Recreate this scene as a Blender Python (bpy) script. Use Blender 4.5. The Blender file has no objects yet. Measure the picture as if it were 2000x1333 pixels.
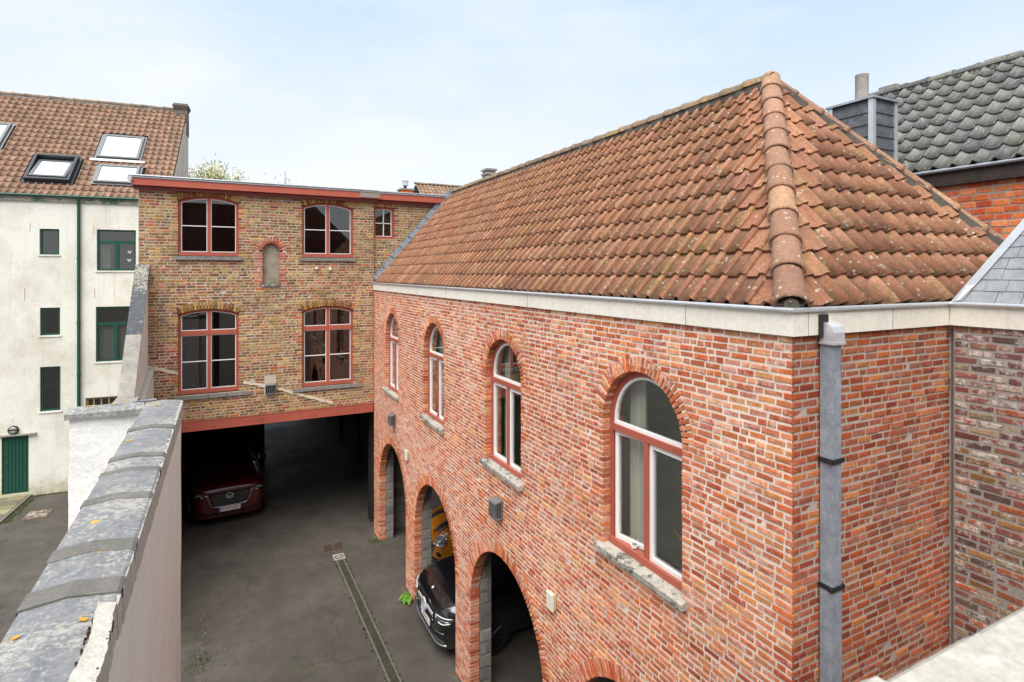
import bpy, bmesh, math, random
import numpy as np
from mathutils import Vector, Matrix
from mathutils.bvhtree import BVHTree
random.seed(7); rng = np.random.default_rng(7)
S = bpy.context.scene; COL = S.collection
rad = math.radians
G = -0.12                                   # courtyard level

# ------------------------------------------------------------------ camera, sky, sun, exposure
F_PX, HOR, YAW = 1108.0, 534.0, math.atan(562 / 1108)
CAMZ = 6.65
cam = bpy.data.cameras.new('camera'); cam_o = bpy.data.objects.new('camera', cam); COL.objects.link(cam_o)
cam_o.location = (0, 0, CAMZ); cam_o.rotation_euler = (rad(90), 0, -YAW)
cam.sensor_width = 36; cam.lens = F_PX / 2000 * 36; cam.shift_y = -(666.5 - HOR) / 2000
cam.clip_start = 0.02; cam.clip_end = 3000
cam.dof.use_dof = True; cam.dof.focus_distance = 8.0; cam.dof.aperture_fstop = 7.1
S.camera = cam_o

SUN_EL, SUN_DIR = 58, Vector((-0.70, -0.70, 0))       # where the sun stands
W = bpy.data.worlds.new('World'); S.world = W; W.use_nodes = True
wn, wl = W.node_tree.nodes, W.node_tree.links
bg = wn['Background']; bg.inputs['Strength'].default_value = 0.0345
sky = wn.new('ShaderNodeTexSky'); sky.sky_type = 'NISHITA'; sky.sun_disc = False
sky.sun_elevation = rad(SUN_EL); sky.sun_rotation = math.atan2(SUN_DIR.x, SUN_DIR.y)
sky.air_density = 1.0; sky.dust_density = 1.5; sky.ozone_density = 1.0
tc = wn.new('ShaderNodeTexCoord'); mp = wn.new('ShaderNodeMapping'); mp.inputs['Scale'].default_value = (1.3, 1.3, 3.2)
mp.inputs['Rotation'].default_value = (0.25, 0.2, 0.6)
nz = wn.new('ShaderNodeTexNoise'); nz.inputs['Scale'].default_value = 1.6; nz.inputs['Detail'].default_value = 7; nz.inputs['Roughness'].default_value = 0.55
rp = wn.new('ShaderNodeValToRGB'); rp.color_ramp.elements[0].position = .36; rp.color_ramp.elements[0].color = (.58, .755, .965, 1)
rp.color_ramp.elements[1].position = .70; rp.color_ramp.elements[1].color = (.90, .935, .985, 1)
sep = wn.new('ShaderNodeSeparateXYZ'); hz = wn.new('ShaderNodeValToRGB')            # paler towards the horizon
hz.color_ramp.elements[0].position = .02; hz.color_ramp.elements[0].color = (1, 1, 1, 1); hz.color_ramp.elements[1].position = .42; hz.color_ramp.elements[1].color = (0, 0, 0, 1)
hm = wn.new('ShaderNodeMix'); hm.data_type = 'RGBA'; hm.inputs['B'].default_value = (.94, .955, .975, 1)
sc_ = wn.new('ShaderNodeMix'); sc_.data_type = 'RGBA'; sc_.blend_type = 'MULTIPLY'; sc_.inputs['Factor'].default_value = 1; sc_.inputs['B'].default_value = (9.2, 9.2, 9.2, 1)
mx = wn.new('ShaderNodeMix'); mx.data_type = 'RGBA'; mx.inputs['Factor'].default_value = .93
wl.new(tc.outputs['Generated'], mp.inputs['Vector']); wl.new(mp.outputs['Vector'], nz.inputs['Vector']); wl.new(tc.outputs['Generated'], sep.inputs[0])
wl.new(nz.outputs['Fac'], rp.inputs['Fac']); wl.new(sep.outputs['Z'], hz.inputs['Fac']); wl.new(hz.outputs['Color'], hm.inputs['Factor']); wl.new(rp.outputs['Color'], hm.inputs['A'])
wl.new(hm.outputs['Result'], sc_.inputs['A']); wl.new(sc_.outputs['Result'], mx.inputs['B'])
wl.new(sky.outputs['Color'], mx.inputs['A']); wl.new(mx.outputs['Result'], bg.inputs['Color'])

sun = bpy.data.lights.new('sun', 'SUN'); sun.energy = 1.5; sun.angle = rad(55); sun.color = (1, .955, .89)
sun_o = bpy.data.objects.new('sun', sun); COL.objects.link(sun_o)
sd = SUN_DIR.normalized() * math.cos(rad(SUN_EL)) + Vector((0, 0, math.sin(rad(SUN_EL))))
sun_o.rotation_euler = sd.to_track_quat('Z', 'Y').to_euler(); sun_o.location = (-20, -14, 30)
S.view_settings.view_transform = 'Standard'; S.view_settings.look = 'None'
S.view_settings.exposure = 1.82; S.view_settings.gamma = 1; S.view_settings.use_curve_mapping = False
S.cycles.max_bounces = 8; S.cycles.transparent_max_bounces = 12; S.cycles.glossy_bounces = 4

# ------------------------------------------------------------------ materials
class N:
    """small node-graph writer"""
    def __init__(s, name):
        s.m = bpy.data.materials.new(name); s.m.use_nodes = True; s.t = s.m.node_tree; s.t.nodes.clear()
        s.out = s.n('OutputMaterial'); s.b = s.n('BsdfPrincipled'); s.l(s.b.outputs[0], s.out.inputs[0])
    def n(s, k): return s.t.nodes.new('ShaderNode' + k)
    def l(s, a, b): s.t.links.new(a, b)
    def pos(s, sc=(1, 1, 1)):
        g = s.n('NewGeometry'); m = s.n('Mapping'); m.inputs['Scale'].default_value = sc; s.l(g.outputs['Position'], m.inputs[0]); return m.outputs[0]
    def noise(s, scale, detail=5, rough=.6, vec=None, sc=(1, 1, 1)):
        n = s.n('TexNoise'); n.inputs['Scale'].default_value = scale; n.inputs['Detail'].default_value = detail; n.inputs['Roughness'].default_value = rough
        s.l(vec or s.pos(sc), n.inputs['Vector']); return n.outputs['Fac']
    def ramp(s, fac, stops, mode='LINEAR'):
        r = s.n('ValToRGB'); r.color_ramp.interpolation = mode; e = r.color_ramp.elements
        for i, (p, c) in enumerate(stops):
            c = (c,) * 3 if not hasattr(c, '__len__') else c
            x = e[i] if i < 2 else e.new(p); x.position = p; x.color = tuple(c) + (1,)
        s.l(fac, r.inputs[0]); return r.outputs[0]
    def mix(s, fac, a, b, mode='MIX'):
        m = s.n('Mix'); m.data_type = 'RGBA'; m.blend_type = mode
        for v, k in ((fac, 'Factor'), (a, 'A'), (b, 'B')):
            i = m.inputs[k] if k != 'Factor' else m.inputs[0]
            if k == 'A': i = m.inputs[6]
            if k == 'B': i = m.inputs[7]
            if isinstance(v, (int, float)): i.default_value = v if k == 'Factor' else (v, v, v, 1)
            elif isinstance(v, tuple): i.default_value = v + (1,)
            else: s.l(v, i)
        return m.outputs[2]
    def math(s, op, a, b=0):
        m = s.n('Math'); m.operation = op
        for v, i in ((a, m.inputs[0]), (b, m.inputs[1])):
            if isinstance(v, (int, float)): i.default_value = v
            else: s.l(v, i)
        return m.outputs[0]
    def rnd(s):
        g, o = s.n('NewGeometry'), s.n('ObjectInfo')
        return s.math('FRACT', s.math('ADD', g.outputs['Random Per Island'], o.outputs['Random']))
    def bump(s, h, st=.3, d=.01):
        b = s.n('Bump'); b.inputs['Strength'].default_value = st; b.inputs['Distance'].default_value = d
        s.l(h, b.inputs['Height']); s.l(b.outputs[0], s.b.inputs['Normal'])
    def fin(s, col, rough=.85, metal=0, spec=.5):
        if isinstance(col, tuple): s.b.inputs['Base Color'].default_value = col + (1,)
        else: s.l(col, s.b.inputs['Base Color'])
        if isinstance(rough, (int, float)): s.b.inputs['Roughness'].default_value = rough
        else: s.l(rough, s.b.inputs['Roughness'])
        s.b.inputs['Metallic'].default_value = metal; s.b.inputs['Specular IOR Level'].default_value = spec
        return s.m

def m_brick(name, cols, lime=(.62, .56, .50), lime_amt=.5, dark=(.05, .04, .035), dark_amt=.35, big=.35, vary=(.72, 1.25)):
    s = N(name); r = s.rnd()
    k = len(cols); c = s.ramp(r, [(i / k, x) for i, x in enumerate(cols)], 'CONSTANT')
    r2 = s.math('FRACT', s.math('MULTIPLY', r, 7.31))
    c = s.mix(1.0, c, s.ramp(r2, [(0, vary[0]), (1, vary[1])]), 'MULTIPLY')
    n1 = s.noise(26, 6, .7)
    c = s.mix(1.0, c, s.ramp(n1, [(.25, .62), (.75, 1.35)]), 'MULTIPLY')
    n2 = s.noise(19, 7, .75); r3 = s.math('FRACT', s.math('MULTIPLY', r, 13.7))
    thr = s.math('ADD', n2, s.math('MULTIPLY', s.math('SUBTRACT', r3, .5), .22))
    thr = s.math('ADD', thr, s.math('MULTIPLY', s.math('SUBTRACT', s.noise(.7, 3, .5), .5), big))
    c = s.mix(s.math('MULTIPLY', s.ramp(thr, [(.50, 0.0), (.68, 1.0)]), lime_amt), c, lime)
    c = s.mix(1.0, c, s.ramp(s.noise(.55, 4, .55), [(.3, (.90, .87, .86)), (.7, (1.16, 1.17, 1.16))]), 'MULTIPLY')
    n3 = s.noise(1.1, 5, .65, sc=(1, 1, .45))
    dk = s.math('MULTIPLY', s.ramp(s.math('ADD', s.math('MULTIPLY', n3, .6), s.math('MULTIPLY', s.noise(33, 5, .7), .4)), [(.52, 0.0), (.68, 1.0)]), dark_amt)
    c = s.mix(dk, c, dark)
    s.bump(s.noise(70, 5, .7), .55, .006)
    return s.fin(c, .9, 0, .25)

def m_mortar(name, col, dirt=(.34, .28, .23), amt=.45):
    s = N(name)
    c = s.mix(s.math('MULTIPLY', s.ramp(s.noise(1.4, 6, .7), [(.42, 0.0), (.72, 1.0)]), amt), col, dirt)
    c = s.mix(1.0, c, s.ramp(s.noise(45, 5, .7), [(.2, .7), (.8, 1.25)]), 'MULTIPLY')
    s.bump(s.noise(90, 4, .7), .5, .004); return s.fin(c, .95, 0, .2)

def m_tile(name, cols, moss=(.20, .15, .035), moss_amt=.7, pale=(.50, .46, .36), soot=(.09, .06, .045), soot_amt=.5, yellow=0.0, rough=.86, pan=.75):
    s = N(name); r = s.rnd(); k = len(cols)
    c = s.ramp(r, [(i / k, x) for i, x in enumerate(cols)], 'LINEAR')
    r2 = s.math('FRACT', s.math('MULTIPLY', r, 9.17))
    c = s.mix(1.0, c, s.ramp(r2, [(0, .74), (1, 1.2)]), 'MULTIPLY')
    c = s.mix(1.0, c, s.ramp(s.noise(38, 7, .8), [(.28, .6), (.72, 1.32)]), 'MULTIPLY')
    big = s.noise(1.3, 4, .6)
    c = s.mix(s.math('MULTIPLY', s.ramp(s.math('ADD', s.math('MULTIPLY', s.noise(16, 8, .8), .75), s.math('MULTIPLY', big, .35)), [(.52, 0.0), (.70, 1.0)]), soot_amt), c, soot)
    mo = s.math('ADD', s.math('MULTIPLY', s.noise(24, 7, .75), .8), s.math('MULTIPLY', s.math('SUBTRACT', r2, .5), .18))
    mo = s.math('ADD', mo, s.math('MULTIPLY', s.noise(.8, 3, .5), .25))
    c = s.mix(s.math('MULTIPLY', s.ramp(mo, [(.55, 0.0), (.66, 1.0)]), moss_amt), c, moss)
    at = s.n('Attribute'); at.attribute_name = 'pan'; pf = s.math('MULTIPLY', at.outputs['Fac'], s.ramp(s.noise(12, 5, .7), [(.3, .2), (.65, .85)]))
    c = s.mix(s.math('MULTIPLY', pf, pan), c, tuple(.55 * a + .2 * b for a, b in zip(soot, moss)))
    v = s.n('TexVoronoi'); v.inputs['Scale'].default_value = 17; s.l(s.pos(), v.inputs['Vector'])
    wob = s.math('ADD', v.outputs['Distance'], s.math('MULTIPLY', s.noise(60, 4, .7), .25))
    sp = s.math('MULTIPLY', s.ramp(wob, [(.30, 1.0), (.36, 0.0)]), s.ramp(s.noise(5, 4, .6), [(.46, 0.0), (.56, .8)]))
    c = s.mix(sp, c, pale)
    if yellow:
        y = s.math('MULTIPLY', s.ramp(s.noise(13, 6, .75), [(.55, 0.0), (.6, 1.0)]), s.ramp(s.noise(1.9, 3, .5), [(.5, 0.0), (.6, yellow)]))
        c = s.mix(y, c, (.62, .36, .02))
    s.bump(s.noise(60, 6, .75), .5, .006)
    return s.fin(c, rough, 0, .3)

def m_plaster(name, col, stain=(.42, .36, .25), amt=.5, streak=.4, scale=.8, green=0.0, bumpy=.35):
    s = N(name)
    a = s.noise(scale, 8, .68)
    c = s.mix(s.math('MULTIPLY', s.ramp(a, [(.46, 0.0), (.74, 1.0)]), amt), col, stain)
    st = s.noise(7, 6, .7, sc=(1, 1, .06))
    c = s.mix(s.math('MULTIPLY', s.ramp(st, [(.54, 0.0), (.78, 1.0)]), streak), c, tuple(x * .55 for x in col))
    c = s.mix(1.0, c, s.ramp(s.noise(25, 5, .7), [(.25, .86), (.75, 1.08)]), 'MULTIPLY')
    cr = s.ramp(s.noise(38, 3, .6), [(.66, 0.0), (.72, .6)])
    c = s.mix(s.math('MULTIPLY', cr, s.ramp(s.noise(1.7, 3, .5), [(.5, 0.0), (.6, 1.0)])), c, (.25, .22, .18))
    if green:
        p = s.n('SeparateXYZ'); s.l(s.pos(), p.inputs[0])
        f = s.ramp(s.math('ADD', s.math('MULTIPLY', p.outputs[2], -.55), s.noise(3.5, 6, .7)), [(.25, 0.0), (.7, green)])
        c = s.mix(f, c, (.33, .29, .13))
    s.bump(s.noise(9, 7, .7), bumpy, .02)
    return s.fin(c, .92, 0, .2)

def m_stone(name, a, b, spot=(.6, .58, .52), spot_amt=.6, orange=0.0, scale=5, rough=.85, blotch=9):
    s = N(name)
    c = s.mix(s.ramp(s.noise(scale, 8, .7), [(.35, 0.0), (.65, 1.0)]), a, b)
    c = s.mix(1.0, c, s.ramp(s.noise(70, 4, .7), [(.25, .75), (.75, 1.2)]), 'MULTIPLY')
    n = s.math('ADD', s.math('MULTIPLY', s.noise(blotch, 9, .8), .7), s.math('MULTIPLY', s.noise(2.2, 4, .6), .35))
    c = s.mix(s.math('MULTIPLY', s.ramp(n, [(.53, 0.0), (.60, 1.0)]), spot_amt), c, spot)
    if orange:
        v = s.n('TexVoronoi'); v.inputs['Scale'].default_value = 2.6; s.l(s.pos(), v.inputs['Vector'])
        w = s.math('ADD', v.outputs['Distance'], s.math('MULTIPLY', s.math('SUBTRACT', s.noise(24, 5, .7), .5), .16))
        c = s.mix(s.ramp(w, [(.10, orange), (.12, 0.0)]), c, (.75, .36, .02))
    s.bump(s.noise(45, 7, .75), .5, .006); return s.fin(c, rough, 0, .3)

def m_paint(name, col, rough=.45, wear=.3, worn=(.35, .28, .24), scale=7):
    s = N(name)
    c = s.mix(1.0, col, s.ramp(s.noise(3, 5, .6), [(.2, .85), (.8, 1.1)]), 'MULTIPLY')
    if wear: c = s.mix(s.ramp(s.noise(scale, 8, .75, sc=(1, 1, 2.5)), [(.64, 0.0), (.70, wear)]), c, worn)
    s.bump(s.noise(40, 3, .6), .12, .003); return s.fin(c, rough, 0, .4)

def m_plain(name, col, rough=.6, metal=0.0, var=.15, spec=.5, coat=0.0):
    s = N(name)
    c = s.mix(1.0, col, s.ramp(s.noise(8, 5, .65), [(.2, 1 - var), (.8, 1 + var)]), 'MULTIPLY')
    if coat: s.b.inputs['Coat Weight'].default_value = coat; s.b.inputs['Coat Roughness'].default_value = .03
    return s.fin(c, rough, metal, spec)

def m_glass(name, tint=(.82, .86, .84), refl=1.0):
    s = N(name); s.t.nodes.remove(s.b)
    f = s.n('LayerWeight'); f.inputs['Blend'].default_value = .5
    fr = s.math('ADD', s.math('MULTIPLY', s.math('POWER', f.outputs['Facing'], 5), .9), .045)
    t = s.n('BsdfTransparent'); t.inputs[0].default_value = tint + (1,)
    g = s.n('BsdfGlossy'); g.inputs['Roughness'].default_value = .015; g.inputs[0].default_value = (1, 1, 1, 1)
    mxs = s.n('MixShader'); s.l(s.math('MULTIPLY', fr, refl), mxs.inputs[0])
    s.l(t.outputs[0], mxs.inputs[1]); s.l(g.outputs[0], mxs.inputs[2]); s.l(mxs.outputs[0], s.out.inputs[0]); return s.m

RB = m_brick('red_brick', [(.55, .15, .06), (.60, .20, .075), (.49, .11, .045), (.63, .26, .10), (.56, .155, .06), (.44, .095, .05), (.64, .28, .12), (.56, .19, .10), (.52, .125, .05), (.60, .22, .11), (.53, .16, .08), (.58, .175, .065)], lime=(.77, .55, .46), lime_amt=.58, dark_amt=.32, vary=(.74, 1.13))
RB2 = m_brick('dark_red_brick', [(.44, .10, .035), (.50, .14, .045), (.38, .075, .03), (.52, .18, .06), (.44, .11, .05), (.31, .06, .035), (.47, .14, .08), (.40, .09, .03), (.36, .10, .06)], lime=(.55, .36, .28), lime_amt=.28, dark_amt=.5, vary=(.62, 1.02))  # end wall brick: darker and redder, with less lime
YB = m_brick('yellow_brick', [(.38, .22, .055), (.34, .18, .055), (.28, .16, .06), (.36, .10, .04), (.42, .26, .08), (.24, .13, .05), (.40, .12, .045), (.33, .20, .07), (.25, .08, .045), (.42, .21, .085), (.28, .13, .05), (.19, .10, .05)], lime=(.5, .40, .26), lime_amt=.2, dark=(.07, .045, .03), dark_amt=.6)
SB = m_brick('reclaimed_brick', [(.24, .07, .05), (.30, .13, .08), (.16, .075, .06), (.36, .10, .045), (.34, .25, .15), (.12, .07, .055), (.28, .10, .08), (.33, .16, .06), (.20, .08, .07)], lime=(.68, .63, .56), lime_amt=.85, dark_amt=.5, big=.15)
OB = m_brick('orange_brick', [(.55, .10, .03), (.60, .14, .04), (.50, .08, .03), (.62, .20, .08), (.56, .12, .04)], lime=(.62, .36, .2), lime_amt=.3, dark_amt=.12)
BLK = m_brick('concrete_block', [(.20, .185, .165), (.23, .21, .19), (.18, .165, .15), (.21, .2, .185)], lime=(.3, .28, .25), lime_amt=.2, dark_amt=.2)
MOR = m_mortar('beige_mortar', (.78, .67, .57)); MOY = m_mortar('white_mortar', (.56, .49, .39), (.22, .17, .11), .6)
MOS = m_mortar('grey_mortar', (.33, .30, .27)); MO2 = m_mortar('tan_mortar', (.46, .39, .33)); MOB = m_mortar('block_mortar', (.15, .14, .125))
TR = m_tile('clay_tile', [(.36, .16, .09), (.41, .19, .11), (.31, .13, .075), (.45, .225, .14), (.38, .17, .10)], moss=(.19, .15, .045), moss_amt=.6, soot_amt=.5)
TRR = m_tile('ridge_clay', [(.36, .19, .12), (.33, .17, .11), (.40, .22, .14)], soot_amt=.6, soot=(.15, .11, .08), moss_amt=.3, yellow=.12)
TRG = m_tile('old_ridge_clay', [(.22, .15, .11), (.20, .14, .11), (.25, .18, .13)], soot_amt=.85, soot=(.09, .08, .07), moss=(.3, .2, .03), moss_amt=.5, yellow=.9)
TW = m_tile('old_pantile', [(.40, .21, .14), (.36, .19, .13), (.46, .26, .18), (.28, .17, .12), (.40, .21, .15)], soot_amt=.55, soot=(.16, .12, .09), moss_amt=.25)
TB = m_tile('black_glazed_tile', [(.16, .16, .155), (.20, .20, .195), (.13, .13, .13), (.22, .22, .21)], moss=(.16, .16, .06), moss_amt=.35, pale=(.4, .4, .38), soot=(.06, .06, .06), soot_amt=.5, rough=.5)
SLATE = m_stone('natural_slate', (.20, .21, .23), (.30, .31, .33), spot=(.42, .43, .44), spot_amt=.35, scale=4, rough=.6)
PLW = m_plaster('cream_plaster', (.81, .79, .71), stain=(.48, .42, .31), amt=.65, streak=.6, green=.75)
PLL = m_plaster('weathered_white_plaster', (.90, .895, .82), stain=(.74, .71, .62), amt=.4, streak=.25, scale=1.3)
PLS = m_plaster('fresh_white_paint', (.82, .81, .79), stain=(.68, .66, .62), amt=.3, streak=.1, bumpy=.9)
STU = m_plaster('cream_cornice', (.82, .77, .67), stain=(.62, .53, .42), amt=.4, streak=.3, scale=2.0, bumpy=.1)
COP = m_stone('coping_concrete', (.15, .16, .175), (.25, .245, .24), spot=(.44, .41, .36), spot_amt=.8, scale=14, blotch=30)
BAND = m_stone('felt_band', (.13, .122, .11), (.165, .155, .14), spot=(.3, .28, .25), spot_amt=.25, scale=6)
SLC = m_stone('slate_coping', (.075, .08, .095), (.11, .115, .13), spot=(.5, .46, .34), spot_amt=.6, scale=3, blotch=16)
LIC = m_stone('lichen_coping', (.25, .23, .2), (.4, .37, .33), spot=(.14, .13, .13), spot_amt=.6, scale=6, blotch=12)
SILL = m_stone('stone_sill', (.50, .46, .40), (.36, .34, .29), spot=(.06, .06, .05), spot_amt=.9, scale=6, blotch=13)
BSILL = m_stone('blue_stone_sill', (.20, .19, .18), (.27, .255, .235), spot=(.12, .11, .10), spot_amt=.4, scale=8)
PARA = m_stone('white_parapet_stone', (.52, .49, .43), (.42, .39, .33), spot=(.42, .39, .32), spot_amt=.6, scale=14, blotch=22)
REDP = m_paint('brick_red_paint', (.40, .10, .065), wear=.12, worn=(.3, .13, .1))
REDW = m_paint('worn_red_paint', (.48, .115, .07), wear=.85, worn=(.34, .27, .23), scale=3.2)
REDD = m_paint('dark_red_paint', (.20, .04, .03), wear=.2)
WHP = m_plain('white_paint', (.80, .79, .77), .4, var=.05)
GRP = m_paint('green_paint', (.011, .075, .05), rough=.35, wear=.15, worn=(.15, .17, .14))
GRW = m_stone('peeling_green_paint', (.40, .36, .31), (.30, .27, .23), spot=(.02, .10, .07), spot_amt=.9, scale=6, blotch=5)
ZINC = m_plain('zinc', (.42, .44, .47), .42, .55, .25)
ZINB = m_plain('bright_zinc', (.62, .63, .65), .35, .5, .1)
GALV = m_stone('galvanised_sheet', (.20, .225, .265), (.30, .33, .375), spot=(.46, .48, .51), spot_amt=.35, scale=9, rough=.42, blotch=5)
LEAD = m_plain('lead', (.30, .33, .37), .5, .3, .3)
BLKM = m_plain('black_iron', (.015, .015, .016), .5, 0, .2)
DARK = m_plain('dark_interior', (.035, .032, .03), .9, 0, .2, .1)  # passage darkness put into the colour of pillars and shutter
SHADE = m_plain('shade_black', (.03, .028, .026), .95, 0, .3, .05)  # near-black walls, slabs and decks: interior darkness put into the colour
ROOM = m_plaster('room_wall', (.80, .77, .70), stain=(.66, .62, .55), amt=.4, streak=.1)
GLS = m_glass('window_glass', (.88, .90, .88), 2.6); GLD = m_glass('dark_window_glass', (.6, .62, .6), 1.9)
BLIND = m_plain('white_blind_glass', (.78, .80, .82), .12, 0, .04, .6)
CURT = m_plain('sheer_curtain', (.80, .77, .70), .9, 0, .1, .1)
RUST = m_stone('rusty_iron', (.13, .085, .06), (.09, .065, .05), spot=(.2, .14, .1), spot_amt=.4)
CONC = m_stone('wet_concrete', (.17, .16, .125), (.12, .115, .09), spot=(.22, .21, .16), spot_amt=.4, scale=7)
GUT = m_stone('channel_mud', (.055, .052, .036), (.03, .03, .02), spot=(.08, .09, .03), spot_amt=.5, scale=5)
PAVE = m_brick('paving_slab', [(.17, .155, .12), (.2, .18, .14), (.15, .14, .11), (.22, .2, .12)], lime=(.26, .24, .14), lime_amt=.35)
WOODK = m_stone('dark_wood', (.045, .032, .027), (.07, .05, .04), spot=(.1, .08, .07), spot_amt=.3, scale=6)
LEAFG = m_plain('fresh_fern', (.13, .30, .02), .6, 0, .3)
LEAFT = m_plain('spring_leaf', (.50, .50, .27), .7, 0, .3)
MOSS = m_plain('moss', (.05, .06, .018), .95, 0, .4, .1)
BARK = m_plain('bark', (.12, .10, .08), .9, 0, .3, .1)

def m_asphalt():
    s = N('asphalt')
    c = s.mix(s.ramp(s.noise(.35, 6, .65), [(.35, 0.0), (.65, 1.0)]), (.068, .060, .050), (.095, .085, .072))
    c = s.mix(1.0, c, s.ramp(s.noise(1.6, 7, .7), [(.3, .72), (.7, 1.22)]), 'MULTIPLY')
    c = s.mix(1.0, c, s.ramp(s.noise(110, 4, .8), [(.3, .5), (.7, 1.5)]), 'MULTIPLY')
    c = s.mix(s.ramp(s.noise(120, 2, .5), [(.68, 0.0), (.72, .6)]), c, (.25, .23, .2))
    # damp stripes and moss
    mo = s.math('ADD', s.math('MULTIPLY', s.noise(.55, 6, .65), .8), s.math('MULTIPLY', s.noise(9, 5, .7), .25))
    c = s.mix(s.ramp(mo, [(.60, 0.0), (.74, .65)]), c, (.055, .058, .018))
    c = s.mix(s.ramp(s.noise(1.05, 8, .75, sc=(1, .55, 1)), [(.55, 0.0), (.68, .7)]), c, (.034, .032, .029))
    v = s.n('TexVoronoi'); v.feature = 'DISTANCE_TO_EDGE'; v.inputs['Scale'].default_value = .33
    d = s.n('Mapping'); d.inputs['Location'].default_value = (.3, .7, 0); s.l(s.pos(), d.inputs[0])
    w = s.n('VectorMath'); w.operation = 'ADD'; s.l(d.outputs[0], w.inputs[0]); tn = s.n('TexNoise'); tn.inputs['Scale'].default_value = 1.7; tn.inputs['Detail'].default_value = 6
    s.l(s.pos(), tn.inputs['Vector']); s.l(tn.outputs['Color'], w.inputs[1]); s.l(w.outputs[0], v.inputs['Vector'])
    c = s.mix(s.math('MULTIPLY', s.ramp(v.outputs['Distance'], [(.003, .45), (.009, 0.0)]), s.ramp(s.noise(.5, 3, .5), [(.45, 0.0), (.6, 1.0)])), c, (.022, .021, .02))
    s.bump(s.noise(140, 4, .7), .4, .006)
    return s.fin(c, s.ramp(s.noise(.9, 5, .6), [(.3, .62), (.7, .92)]), 0, .35)
ASPH = m_asphalt()

# ------------------------------------------------------------------ mesh and object helpers
class MB:
    def __init__(s): s.v = []; s.f = []
    def add(s, vs, fs):
        b = len(s.v); s.v += [tuple(map(float, p)) for p in vs]; s.f += [tuple(i + b for i in f) for f in fs]; return s
    def box(s, x0, x1, y0, y1, z0, z1):
        return s.add([(x0, y0, z0), (x1, y0, z0), (x1, y1, z0), (x0, y1, z0), (x0, y0, z1), (x1, y0, z1), (x1, y1, z1), (x0, y1, z1)],
                     [(0, 3, 2, 1), (4, 5, 6, 7), (0, 1, 5, 4), (1, 2, 6, 5), (2, 3, 7, 6), (3, 0, 4, 7)])
    def quad(s, *p): return s.add(p, [tuple(range(len(p)))])
    def obox(s, o, a, b, c):
        o, a, b, c = map(Vector, (o, a, b, c)); p = [o, o + a, o + a + b, o + b, o + c, o + a + c, o + a + b + c, o + b + c]
        f = [(0, 3, 2, 1), (4, 5, 6, 7), (0, 1, 5, 4), (1, 2, 6, 5), (2, 3, 7, 6), (3, 0, 4, 7)]
        if a.cross(b).dot(c) < 0: f = [q[::-1] for q in f]
        return s.add(p, f)
    def prism(s, poly, vec):
        vec = Vector(vec); p = [Vector(q) for q in poly]; n = len(p)
        nr = sum(((p[i].cross(p[(i + 1) % n])) for i in range(n)), Vector())
        f = [tuple(range(n))[::-1], tuple(range(n, 2 * n))] + [(i, (i + 1) % n, n + (i + 1) % n, n + i) for i in range(n)]
        if nr.dot(vec) < 0: f = [q[::-1] for q in f]
        return s.add(p + [q + vec for q in p], f)
    def ring(s, outer, inner, vec):
        """closed loops of equal count, extruded: a frame"""
        vec = Vector(vec); n = len(outer); o = [Vector(q) for q in outer]; i_ = [Vector(q) for q in inner]
        nr = sum(((o[k].cross(o[(k + 1) % n])) for k in range(n)), Vector())
        vs = o + i_ + [q + vec for q in o] + [q + vec for q in i_]; f = []
        for k in range(n):
            j = (k + 1) % n
            f += [(k, n + k, n + j, j), (2 * n + k, 2 * n + j, 3 * n + j, 3 * n + k), (k, j, 2 * n + j, 2 * n + k), (n + j, n + k, 3 * n + k, 3 * n + j)]
        if nr.dot(vec) < 0: f = [q[::-1] for q in f]
        return s.add(vs, f)
    def tube(s, pts, r, n=10, cap=True):
        pts = [Vector(p) for p in pts]; b = len(s.v); rs = r if hasattr(r, '__len__') else [r] * len(pts)
        for k, p in enumerate(pts):
            d = (pts[min(k + 1, len(pts) - 1)] - pts[max(k - 1, 0)]).normalized()
            a = d.cross(Vector((0, 0, 1)) if abs(d.z) < .9 else Vector((1, 0, 0))).normalized(); c = d.cross(a)
            s.v += [tuple(p + (a * math.cos(t) + c * math.sin(t)) * rs[k]) for t in [2 * math.pi * q / n for q in range(n)]]
        for k in range(len(pts) - 1):
            for q in range(n):
                j = (q + 1) % n; s.f.append((b + k * n + q, b + k * n + j, b + (k + 1) * n + j, b + (k + 1) * n + q))
        if cap: s.f += [tuple(b + q for q in range(n))[::-1], tuple(b + (len(pts) - 1) * n + q for q in range(n))]
        return s
    def mesh(s, name, smooth=False):
        m = bpy.data.meshes.new(name); m.from_pydata(s.v, [], s.f); m.validate()
        if smooth: m.polygons.foreach_set('use_smooth', [True] * len(m.polygons))
        return m
    def build(s, name, mat, parent=None, smooth=False, **kw): return link(name, s.mesh(name, smooth), mat, parent, **kw)

INV = {}                                        # inverse matrix each parent hands to children modelled in world space
def link(name, mesh, mat, parent=None, mw=None, **props):
    if mat and not mesh.materials: mesh.materials.append(mat)
    o = bpy.data.objects.new(name, mesh); COL.objects.link(o)
    if mw is not None: o.matrix_basis = mw
    if parent is not None:
        o.parent = parent; o.matrix_parent_inverse = INV.get(parent.name, Matrix())
    for k, v in props.items(): o[k] = v
    return o
def thing(name, label, cat, loc=(0, 0, 0), group=None, local=False, rotz=0):
    o = bpy.data.objects.new(name, None); COL.objects.link(o); o.location = loc; o.rotation_euler = (0, 0, rotz); o.empty_display_size = .2
    o['label'] = label; o['category'] = cat
    if group: o['group'] = group
    INV[o.name] = Matrix() if local else (Matrix.Translation(loc) @ Matrix.Rotation(rotz, 4, 'Z')).inverted()
    return o
def solo(o, label, cat, group=None):
    o['label'] = label; o['category'] = cat
    if group: o['group'] = group
    return o
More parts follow.
